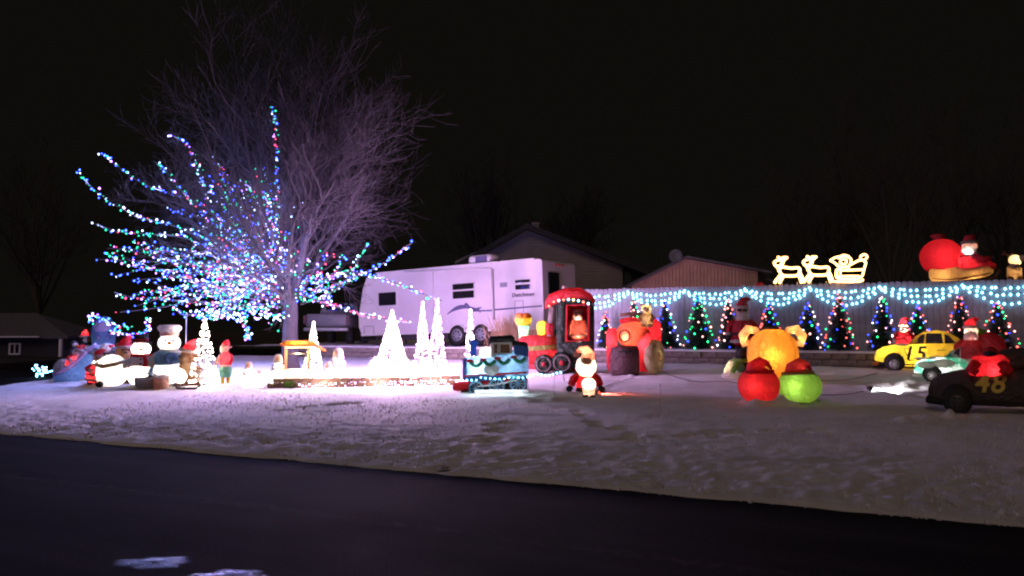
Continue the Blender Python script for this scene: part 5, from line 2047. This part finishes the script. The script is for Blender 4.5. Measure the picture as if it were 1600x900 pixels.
l.energy = 45
l.color = (1, .13, .09)
l.spot_size = math.radians(95)
l.spot_blend = .9
l.shadow_soft_size = .02
o = bpy.data.objects.new('spot', l)
COL.objects.link(o)
o.parent = t.root
o.location = (3 / t.k, -1.5 / t.k, 13 / t.k)
o.rotation_euler = (math.radians(48), 0, math.radians(-95))

# ================================================================== SANTA WITH SUNGLASSES, PENGUIN IGLOO, ROUND INFLATABLES
q = at_s(1160, WALL_S + .25)
q.z = BED_Z + .04
t = T('standing_santa', 'tall unlit santa in sunglasses standing on the block wall', 'santa figure', 1160, p=q)
santa(t, 0, 0, 0, 78, glasses=True, coat=N_DRED, belt=True, hatdir=1)
t = T('penguin_igloo', 'white igloo with a green scarfed penguin in its doorway', 'inflatable', 1154, 590)
t.part('igloo', N_CREAM, lambda b: b.lathe([(26, 0), (24, 12), (18, 24), (9, 32), (0, 34)], (2, 8, 0), 20))
t.part('snow_base', N_WHITE, lambda b: b.ell((-4, -6, 4), (22, 14, 7)))
t.part('penguin_body', N_BLACK, lambda b: (b.ell((4, -10, 24), (12, 10, 14)), b.ell((5, -12, 38), (10, 9, 9))))
t.part('scarf', N_GREEN, lambda b: (b.tube([(4 + 11 * math.cos(a), -11 + 10 * math.sin(a), 28) for a in [2 * PI * i / 16 for i in range(16)]], 3.6, 8, closed=True), b.tube([(0, -21, 27), (-6, -23, 18), (-9, -22, 10)], [3.4, 4, 4.4], 8)))
t.part('belly', N_MINT, lambda b: b.ell((2, -16, 19), (8, 6, 9)))
t.lamp(-4, -6, 4, (1, .9, .6), 4, .03)
t.lamp(2, -16, 19, (.7, 1, .7), 1.2, .03)
t.lamp(-12, 8, 12, (1, .9, .6), 3, .05)


def bauble(px, py, w, h, mat, lab, hat=None, lampc=(1, .8, .5), lw=10, lx=0, lz=.5):
    t = T('round_inflatable', lab, 'inflatable', px, py, group='round glowing inflatables')
    prof = []
    for i in range(15):
        a = PI * i / 14
        prof.append((max(.0, math.sin(a)) ** .9 * w / 2, h / 2 - math.cos(a) * h / 2))
    t.part('ball', mat, lambda b: b.lathe(prof, n=26))
    t.part('gore_seam', mat, lambda b: [b.tube([(r_ * 1.006 * math.cos(g), r_ * 1.006 * math.sin(g), z_) for r_, z_ in prof[1:-1]], .45, 4) for g in [2 * PI * (k + .3) / 8 for k in range(8)]])
    t.part('foot_ring', N_GREY, lambda b: b.tube([(w * .2 * math.cos(a), w * .2 * math.sin(a), 1.5) for a in [2 * PI * i / 16 for i in range(16)]], 2, 6, closed=True))
    if hat:
        ht_ = t.part('hat', hat[0], lambda b: b.tube([(hat[1], 0, h - 9), (hat[1], 0, h + 1), (hat[1] + 5, 0, h + 6), (hat[1] + 13, 0, h + 6), (hat[1] + 19, -2, h - 2)], [w * .32, w * .27, w * .18, 5, 2], 14))
        t.part('hat_brim', hat[2], lambda b: b.tube([(hat[1] + w * .33 * math.cos(a), w * .33 * math.sin(a), h - 9) for a in [2 * PI * i / 18 for i in range(18)]], 3.2, 8, closed=True), ht_)
        t.part('pompom', hat[2], lambda b: b.ell((hat[1] + 20, -3, h - 6), 4, 10, 8), ht_)
    t.lamp(lx, -w * .33, h * lz, lampc, lw * .42, .03)
    t.lamp(0, 0, h * .45, lampc, lw * .3, .04)
    t.lamp(0, -3, h - 1 if hat else h * .85, lampc, lw * .3, .04)
    return t


bauble(1186, 629, 64, 56, N_RED, 'glowing round red inflatable ball in a dark red hat', (N_RED, 0, N_RED), (1, .6, .4), 3.2, -6, .5)
bauble(1250, 629, 66, 54, N_GREEN, 'glowing round green inflatable ball in a red hat', (N_RED, -2, N_PINK), (1, 1, .6), 4.2, -6, .52)
t = bauble(1208, 596, 78, 84, N_ORANGE, 'largest glowing round orange inflatable behind the red and green balls', None, (1, .78, .45), 13)
for s_ in (-1, 1):
    t.part('handle_loop', nylon('peach_nylon', (.88, .44, .20)), lambda b: b.tube([(s_ * x_, 2, z_) for x_, z_ in ((30, 64), (42, 60), (44, 72), (36, 82), (24, 80), (18, 70))], [6, 7, 7.5, 7.5, 6.5, 5], 10))
    t.lamp(s_ * 42, 2, 67, (1, .72, .4), 1.6, .02)
    t.lamp(s_ * 31, 2, 80, (1, .72, .4), 1.2, .02)
t.part('top_cap', N_BROWN, lambda b: b.ell((0, 0, 81), (14, 12, 5)))


# ================================================================== RACE CARS
def race_car(t, S, body, accent, num, numc, numx, numz, numh, rim=STEEL, windows=True, flame=None, shear=.2):
    """S scales a car drawn 150 px long, nose at -67"""
    def sx(*a):
        return tuple(x * S for x in a)
    L = lambda rows: [sx(*r) for r in rows]
    bd = t.part('body', body, lambda b: b.loft(L([(-68, 0, 20, 17, 6), (-65, 0, 22, 23, 11), (-56, 0, 24, 27, 15), (-36, 0, 26, 28, 18), (-14, 0, 27, 28, 19), (12, 0, 27, 28, 19), (42, 0, 28, 28, 19), (66, 0, 29, 27, 18), (76, 0, 30, 25, 14), (79, 0, 30, 19, 8)]), 24, 3.6))
    t.part('front_bumper', accent, lambda b: b.loft(L([(-71, 0, 12, 18, 3), (-68, 0, 13, 25, 5), (-54, 0, 12, 27.5, 5), (-50, 0, 12, 27, 4)]), 16, 3.5))
    t.part('cabin', body, lambda b: b.loft(L([(-16, 0, 45, 20, 2), (-6, 0, 50, 20, 8), (8, 0, 54, 19, 12), (24, 0, 56, 18, 12), (40, 0, 55, 18, 11), (56, 0, 50, 20, 6), (64, 0, 46, 20, 2)]), 20, 3.4))
    if windows:
        for pl in ([(-8, 46.5), (6, 46.5), (8, 62), (2, 60)], [(9, 46.5), (34, 46.5), (32, 63), (10, 63)], [(37, 46.5), (52, 47), (42, 60), (36, 62)]):
            t.part('side_window', N_BLACK, lambda b: b.puff([sx(*p_) for p_ in pl], -19.6 * S, -18.2 * S))
    for x in (-38, 46):
        t.part('wheel_arch', N_BLACK, lambda b: b.lathe([(0, -28.2 * S), (16 * S, -28.2 * S), (16 * S, -24 * S)], sx(x, 0, 15), 20, 'y'))
        for s_ in (-1, 1):
            y_ = s_ * 27 * S - (4 * S if s_ < 0 else 0)
            w_ = t.part('wheel', BLACK, lambda b: b.lathe([(0, y_), (11 * S, y_), (13 * S, y_ + 1.5 * S), (13 * S, y_ + 7 * S), (0, y_ + 7 * S)], sx(x, 0, 12), 20, 'y'))
            if s_ < 0:
                t.part('rim', rim, lambda b: (b.lathe([(0, y_ - 1), (3 * S, y_ - .8), (7.5 * S, y_ - .4), (8 * S, y_ + .5)], sx(x, 0, 12), 16, 'y')), w_)
                t.part('rim_hole', BLACK, lambda b: [b.lathe([(0, y_ - 1.1), (1.1 * S, y_ - 1.1), (1.1 * S, y_ - .2)], ((x + 5 * math.cos(a)) * S, 0, (12 + 5 * math.sin(a)) * S), 8, 'y') for a in [2 * PI * i / 6 for i in range(6)]], w_, 'stuff')
    t.part('stripe', accent, lambda b: (b.box(sx(4, -28.2, 11.5), sx(58, 1, 2))))
    t.part('spoiler', accent, lambda b: b.box(sx(72, 0, 50), sx(10, 48, 2), .6))
    t.part('headlight', N_CREAM, lambda b: b.ell(sx(-64, -16, 27), sx(3, 5, 3), 10, 8))
    if num:
        text_mesh('race_number', num, numh / t.k, numc, t.root, (numx / t.k, -28.9 * S / t.k, numz / t.k), (PI / 2, 0, 0), .006, shear, .008)
    return t


t = T('race_car', 'yellow inflatable race car numbered 15, nearest the fence', 'inflatable car', 1438, 580, group='inflatable race cars with santas', back=24)
race_car(t, .95, N_YELLOW, N_BLACK, '15', N_BLACK, -8, 28, 30)
t.part('door_stripe', N_BLACK, lambda b: [b.tube([(x0, -28.4, z0), (x1, -28.4, z1)], .7, 4) for x0, z0, x1, z1 in ((-22, 36, -10, 36), (-20, 27, -11, 27), (-16, 18, -8, 18), (-22, 36, -14, 16), (24, 34, 36, 34), (24, 24, 38, 24))])
t.part('bumper_marker', N_ORANGE, lambda b: b.box((-63, -24, 12), (9, 3, 6), 1))
t.lamp(-45, -9, 28, (1, .85, .5), 8, .05)
t.lamp(-5, -9, 30, (1, .85, .5), 9, .05)
t.lamp(30, -4, 28, (1, .8, .45), 3, .05)
t.lamp(20, 0, 55, (1, .85, .5), 3, .04)
t2 = T('driver_santa', 'glowing santa leaning out over the bonnet of the yellow race car', 'santa figure', 1416, p=t.loc(-22, -9, 36), sink=0)
santa(t2, 0, 0, 0, 48, legs=False, arms='down', hatdir=1)
t2.lamp(0, -6, 26, (1, .88, .6), 4, .015)
t2.lamp(0, 0, 35, (1, .85, .6), 3.5, .015)
t2.lamp(0, -1, 40, (1, .5, .5), 2, .015)
t2.lamp(0, 0, 10, (1, .6, .5), 2.5, .02)

t = T('race_car', 'green and white inflatable race car between the yellow and black ones', 'inflatable car', 1494, 597, group='inflatable race cars with santas', back=20)
race_car(t, .86, N_MOTTLE, N_WHITE, '', None, 0, 0, 0)
t.part('hood_flame', N_WHITE, lambda b: [b.ell((x_, y_, z_), (9, 6, 1.6), 10, 6) for x_, y_, z_ in ((-46, -8, 37.5), (-34, -14, 37), (-28, 4, 38.5), (-22, -10, 39.2), (-50, 8, 36.5))])
t.part('side_panel', N_WHITE, lambda b: (b.ell((-40, -22, 27), (14, 4.5, 6), 14, 8), b.ell((-16, -22.5, 30), (16, 3.5, 7), 14, 8)))
t.lamp(-44, -5, 24, (.95, 1, .95), 9, .05)
t.lamp(-22, -4, 26, (.95, 1, .95), 7, .05)
t.lamp(4, 0, 24, (.9, 1, .9), 1.5, .05)
t2 = T('driver_santa', 'large white bearded santa driving the green and white race car', 'santa figure', 1510, p=t.loc(22, -5, 26), sink=0)
santa(t2, 0, 0, 0, 76, legs=False, arms='down', coat=N_RED, hatdir=1, hatc=N_DRED)
t2.lamp(0, -9, 41, (1, .95, .85), 1.8, .02)
t2.lamp(0, 0, 55, (1, .85, .75), 2.5, .02)
t2.lamp(4, -5, 16, (1, .6, .5), 5.0, .03)
t2.lamp(0, -1, 63, (1, .6, .5), 2.5, .02)
t2 = T('toy_sack', 'large dark red toy sack behind the santa of the green car', 'sack', 1538, p=t.loc(46, 6, 38), sink=0)
t2.part('sack', N_DRED, lambda b: b.lathe([(0, 0), (18, 2), (24, 14), (20, 30), (9, 38), (0, 40)], n=18))
t2.part('tie', N_GREEN, lambda b: b.ell((-12, -4, 40), (9, 7, 5)))
t2.lamp(0, 0, 16, (1, .4, .35), .7, .04)

t = T('race_car', 'black inflatable race car with yellow number 48, nearest the road', 'inflatable car', 1557, 648, group='inflatable race cars with santas', back=36)
race_car(t, 1.38, N_CHAR, N_BLACK, '48', paint('gold_print', (.62, .50, .09), .6), -9, 44, 38, rim=paint('dark_rim', (.05, .045, .045), .5), windows=False, shear=.25)
t.root.scale = (1, 1, 1.12)
t2 = T('driver_in_red', 'glowing red driver with a black helmet visor in the black race car', 'driver figure', 1544, p=t.loc(-6, -30, 60), sink=0)
t2.part('torso', N_RED, lambda b: b.loft([(-29, 0, 10, 8, 9), (-22, -1, 14, 14, 16), (0, -2, 15, 17, 17), (16, -1, 16, 15, 17), (25, 0, 14, 8, 10)], 18, 2.4))
for sl in ([(-18, -12, 20), (-26, -18, 10), (-18, -20, 4)], [(14, -12, 20), (22, -18, 10), (14, -20, 4)]):
    t2.part('sleeve', N_RED, lambda b: b.tube(sl, [8, 8, 6], 10))
hd = t2.part('helmet', N_RED, lambda b: b.ell((0, 0, 34), (12, 12, 11)))
t2.part('visor', N_BLACK, lambda b: b.ell((0, -5, 34), (9.5, 8.5, 6)), hd)
t2.lamp(4, -9, 10, (1, .5, .42), 1.7, .02)
t2.lamp(-18, -2, 12, (1, .5, .42), .8, .03)
t = T('tan_dog', 'tan inflatable dog with dark patches at the right edge', 'inflatable', 1592, p=G(1594, 634))
bear(t, 0, 0, 0, 88, N_CREAM, N_TAN)
t.part('patches', N_BROWN, lambda b: [b.ell(c, r_, 10, 8) for c, r_ in (((-10, -12, 66), (4, 4, 5)), ((-20, -8, 30), (4, 6, 7)), ((6, -21, 24), (6, 3, 7)))])
t.lamp(0, 0, 28, (1, .75, .4), 4, .06)
t.lamp(0, 0, 62, (1, .75, .4), 1.5, .03)
t = T('penguin', 'cream bellied penguin in a green hat before the rightmost lit tree', 'inflatable', 1566, p=G(1566, 584))
penguin(t, 0, 0, 0, 66, N_GARL, -1)
t.lamp(-3, -8, 20, (1, .8, .5), 1.6, .03)

# ---- flood light that whitens the snow between the cars
fp = G(1359, 612)
t = T('flood_light', 'small black flood light on a spike shining across the snow', 'flood light', 1359, p=fp, rz=0.0)
t.part('spike', DARKMETAL, lambda b: b.tube([(0, 0, -3), (0, 0, 4)], .9, 6))
t.part('housing', DARKMETAL, lambda b: b.tube([(-4, 0, 7), (0, 0, 6.4), (3.4, 0, 5.6)], [2.2, 3.6, 4.0], 12))
t.part('lens', glow('white_lens', (1, .96, .92), 14), lambda b: b.lathe([(0, 4.2), (3.3, 4.1), (3.5, 3.6)], (0, 0, 5.4), 14, 'x'))
l = bpy.data.lights.new('spot', 'SPOT')
l.energy = 110
l.color = (1, .96, .94)
l.spot_size = math.radians(74)
l.spot_blend = .7
l.shadow_soft_size = .03
o = bpy.data.objects.new('spot', l)
COL.objects.link(o)
o.parent = t.root
o.location = (6 / t.k, 0, 13 / t.k)
tgt = G(1412, 606) - (fp + Vector((6 / t.k, 0, 13 / t.k)))
o.rotation_euler = tgt.to_track_quat('-Z', 'Y').to_euler()

# ================================================================== ON TOP OF THE FENCE
WD = at_s(1280, FS).y


def wire_thing(name, lab, cat, ox, lines, group=None, r=2.1, mat=AMBER):
    q = at_s(ox, FS + .02)
    q.z = BED_Z + FH + .005
    t = T(name, lab, cat, ox, p=q, group=group, rz=0.0, sink=0)
    base = (515 - 0) + (EYE.z - q.z) * t.k
    cv = lambda p_: ((1160 + p_[0] * .275 - ox), 0, (515 - (340 + p_[1] * .275)) + (EYE.z - q.z) * t.k)
    pl = [[Vector(cv(p_)) for p_ in ln] for ln in lines]
    lo = min(v.z for ln in pl for v in ln) - 1.8
    t.part('frame', mat, lambda b: [b.tube([v - Vector((0, 0, lo)) for v in (smooth(ln, 4) if len(ln) > 2 else ln)], r, 6) for ln in pl])
    t.part('stake', STEEL, lambda b: [b.tube([(x_, 1, -6), (x_, 1, 4)], .6, 5) for x_ in (min(v.x for v in pl[0]) + 4, max(v.x for v in pl[0]) - 4)])
    return t


deer = [[(215, 300), (235, 292), (280, 298), (322, 296), (330, 312), (318, 338), (262, 342), (232, 338), (216, 318), (215, 300)],
        [(230, 296), (226, 278), (232, 262)], [(214, 318), (206, 292), (198, 284)],
        [(184, 266), (200, 254), (226, 252), (236, 264), (222, 282), (196, 286), (184, 266)],
        [(216, 252), (214, 238), (204, 236)], [(228, 252), (236, 238), (262, 238)], [(240, 244), (250, 252)],
        [(224, 330), (208, 352), (194, 368), (186, 384)], [(240, 338), (226, 360), (212, 384)],
        [(316, 330), (330, 352), (340, 384)], [(326, 318), (340, 345), (350, 380)]]
wire_thing('wire_reindeer', 'amber rope light reindeer leading at the left on the fence top', 'light figure', 1231, deer, 'rope light reindeer on the fence')
wire_thing('wire_reindeer', 'amber rope light reindeer directly in front of the wire sleigh', 'light figure', 1276, [[(x + 166, y - 3) for x, y in ln] for ln in deer], 'rope light reindeer on the fence')
sle = [[(540, 312), (536, 345), (548, 362), (600, 366), (660, 364), (686, 346), (696, 312), (708, 272), (698, 268)],
       [(548, 352), (600, 350), (668, 350)], [(520, 380), (600, 382), (668, 380), (690, 368)], [(556, 364), (556, 380)], [(640, 364), (640, 380)],
       [(540, 312), (590, 316), (690, 312)]]
t = wire_thing('wire_sleigh', 'rope light sleigh outlined in amber on the fence top', 'light figure', 1329, sle, r=1.7)
sn = [[(505, 262), (528, 248), (560, 240), (600, 240), (624, 258), (612, 292), (580, 300), (548, 292), (530, 276), (505, 262)], [(570, 252), (598, 262), (586, 284), (562, 276), (570, 252)],
      [(548, 250), (580, 232), (612, 240)], [(612, 290), (640, 276), (668, 262), (700, 258), (716, 242), (704, 228), (682, 236), (676, 256)], [(540, 282), (560, 310)], [(610, 290), (606, 312)]]
q = at_s(1329, FS - .06)
q.z = BED_Z + FH + .02 * 0
wire_thing('wire_santa', 'rope light santa waving from the wire sleigh', 'light figure', 1329, sn + [[(560, 306), (560, 384)]], r=1.7)
# small red cap seen over the fence
q = at_s(1188, FS)
q.z = BED_Z + FH
t = T('red_stocking_cap', 'small red cap draped over the fence top left of the wire reindeer', 'cap', 1188, p=q, sink=.02)
t.part('cap', N_RED, lambda b: b.puff([(-8, 0), (7, 0), (6, 3), (1, 6), (-3, 5)], -3, 3, .8))
t.part('brim', N_PINK, lambda b: b.tube([(-8, -2, .5), (7, -2, .5)], .9, 6))

# inflatable sleigh on the shed roof
ztop = zs(443) + 2.5
rp = sp + Vector((-9 / shed.k, 30 / shed.k, ztop / shed.k))
t = T('rooftop_sleigh', 'tan inflatable sleigh on the shed roof above the fence', 'inflatable sleigh', 1500, p=rp, sink=0)
t.part('hull', N_TAN, lambda b: b.loft([(-44, 0, 17, 10, 7), (-40, 0, 15, 16, 12), (-24, 0, 13, 18, 13), (0, 0, 14, 18, 11), (24, 0, 18, 17, 11), (38, 0, 19, 14, 9), (44, 0, 20, 8, 5)], 20, 3))
t.part('hull_band', N_BROWN, lambda b: b.tube([(-38, -16, 8), (-22, -18.6, 5), (0, -18.6, 6), (24, -17.6, 10), (40, -13, 14)], 1.1, 6))
t.part('runner', N_BROWN, lambda b: b.tube([(-30, -12, 1.5), (30, -12, 2), (46, -12, 8), (52, -12, 18)], 1.8, 6))
t.part('runner', N_BROWN, lambda b: b.tube([(-30, 12, 1.5), (30, 12, 2), (46, 12, 8), (52, 12, 18)], 1.8, 6))
t.lamp(-24, -4, 10, (1, .68, .3), 6.0, .03)
t.lamp(18, -4, 14, (1, .68, .3), 5.0, .03)
t2 = T('gift_sack', 'huge glowing red gift sack tied at the top in the rooftop sleigh', 'sack', 1476, p=t.loc(-20, 0, 15), sink=0)
t2.part('sack', N_RED, lambda b: (b.ell((-6, 2, 27), (31, 25, 29), 24, 16)))
t2.part('sack_neck', N_DRED, lambda b: b.lathe([(8, 50), (6, 54), (11, 61), (9, 63), (0, 58)], (-10, 2, 0), 14))
t2.lamp(-2, -6, 26, (1, .45, .4), 6.5, .05)
t2 = T('rooftop_santa', 'glowing santa facing right in the rooftop sleigh', 'santa figure', 1514, p=t.loc(14, -4, 18), sink=0)
t2.part('coat', N_RED, lambda b: b.loft([(-17, 0, 14, 12, 14), (-10, 0, 16, 16, 20), (4, 0, 14, 15, 18), (16, 0, 10, 11, 10), (30, 0, 7, 8, 6), (34, 0, 6, 5, 4)], 18, 2.3))
t2.part('beard', N_WHITE, lambda b: (b.ell((-2, -8, 30), (11, 9, 10)), b.ell((4, -10, 24), (9, 6, 5))))
hd = t2.part('head', N_PINK, lambda b: b.ell((-1, -1, 39), (11, 10, 9)))
t2.part('belt', N_BLACK, lambda b: b.tube([(-15, -13, 22), (-2, -16.5, 24), (12, -13, 25)], 1.1, 6))
h_ = t2.part('hat', N_DRED, lambda b: b.tube([(-1, 0, 44), (0, 0, 52), (6, 0, 56)], [11, 8, 2], 14))
t2.part('hat_brim', N_GREY, lambda b: b.tube([(-1 + 11 * math.cos(a), 10.5 * math.sin(a), 45) for a in [2 * PI * i / 16 for i in range(16)]], 2.6, 8, closed=True), h_)
t2.part('arm', N_RED, lambda b: b.tube([(4, -12, 22), (16, -14, 16), (26, -12, 18)], [6, 5, 4], 10))
t2.part('mitten', N_BLACK, lambda b: b.ell((30, -12, 19), (4, 4, 4), 10, 8))
t2.lamp(-8, -4, 16, (1, .55, .45), 4, .03)
t2.lamp(-2, -14, 26.5, (1, .8, .7), 2.5, .012)
t2.lamp(-1, -1, 40, (1, .7, .6), 1.5, .012)
t2 = T('rooftop_reindeer', 'glowing tan reindeer harnessed ahead of the rooftop sleigh', 'reindeer', 1574, p=t.loc(72, 0, 0), sink=0)
t2.part('body', N_TAN, lambda b: b.loft([(-11, 0, 14, 5, 9), (-7, 0, 14, 8, 13), (4, 0, 13, 8, 12), (9, 0, 12, 6, 9)], 16, 2.3))
hd = t2.part('head', N_CREAM, lambda b: (b.ell((0, -3, 33), (9, 8, 9)), b.ell((10, -5, 36), (6, 5, 5))))
t2.part('nose', N_RED, lambda b: b.ell((16, -6, 37), 2, 8, 6), hd)
t2.part('neck', N_CREAM, lambda b: b.tube([(-2, 0, 20), (0, -2, 30)], [7, 6], 10))
for s_ in (-1, 1):
    t2.part('antler', N_BROWN, lambda b: (b.tube([(-3 + s_ * 3, 0, 40), (-8 + s_ * 5, 0, 44), (-12 + s_ * 6, 0, 43)], 1.2, 6), b.tube([(-8 + s_ * 5, 0, 44), (-8 + s_ * 6, 0, 49)], .9, 5)), hd)
    t2.part('leg', N_TAN, lambda b: b.tube([(s_ * 6, -4, 8), (s_ * 6, -5, 0)], [4, 3], 8))
    t2.part('leg', N_TAN, lambda b: b.tube([(s_ * 6, 4, 8), (s_ * 6, 5, 0)], [4, 3], 8))
t2.lamp(1, -3, 33, (1, .82, .4), 4, .02)
t2.lamp(0, 0, 13, (1, .7, .35), 1.2, .03)


# ================================================================== CABLES AND SMALL THINGS ON THE SNOW
def cable(lab, pts, r=.007):
    w = [G(x, y) + Vector((0, 0, .035)) for x, y in pts]
    w = smooth(w, 6)
    b = MB()
    for i, q in enumerate(w):
        q.z += .004 * math.sin(i * 1.7) - .015
    b.tube(w, r, 5)
    tag(b.build('extension_cord', CABLE), lab, 'cord', 'cords across the snow')


cable('dark cord from the red car towards the round red ball', [(1032, 581), (1055, 590), (1090, 598), (1130, 597), (1158, 601)])
cable('dark cord curving right from the round green ball to the flood light', [(1278, 618), (1300, 619), (1330, 617), (1350, 613)])
cable('dark cord from the orange inflatable towards the yellow car', [(1246, 597), (1290, 596), (1330, 594), (1372, 584)])
cable('dark cord from the glowing santa towards the red car', [(945, 606), (965, 598), (990, 592)])
for px, py, h_, lab in ((866, 626, 42, 'thin guy stake in front of the green cab engine wheels'), (1032, 640, 40, 'thin guy stake standing alone in the snow before the red car')):
    t = T('guy_stake', lab, 'stake', px, py, group='thin stakes in the snow')
    t.part('rod', STEEL, lambda b: b.tube([(0, 0, -3), (0, 0, h_)], .35, 5))
    t.part('tip', DARKMETAL, lambda b: b.ell((0, 0, h_), .9, 6, 5))
print('objects', len(bpy.data.objects))
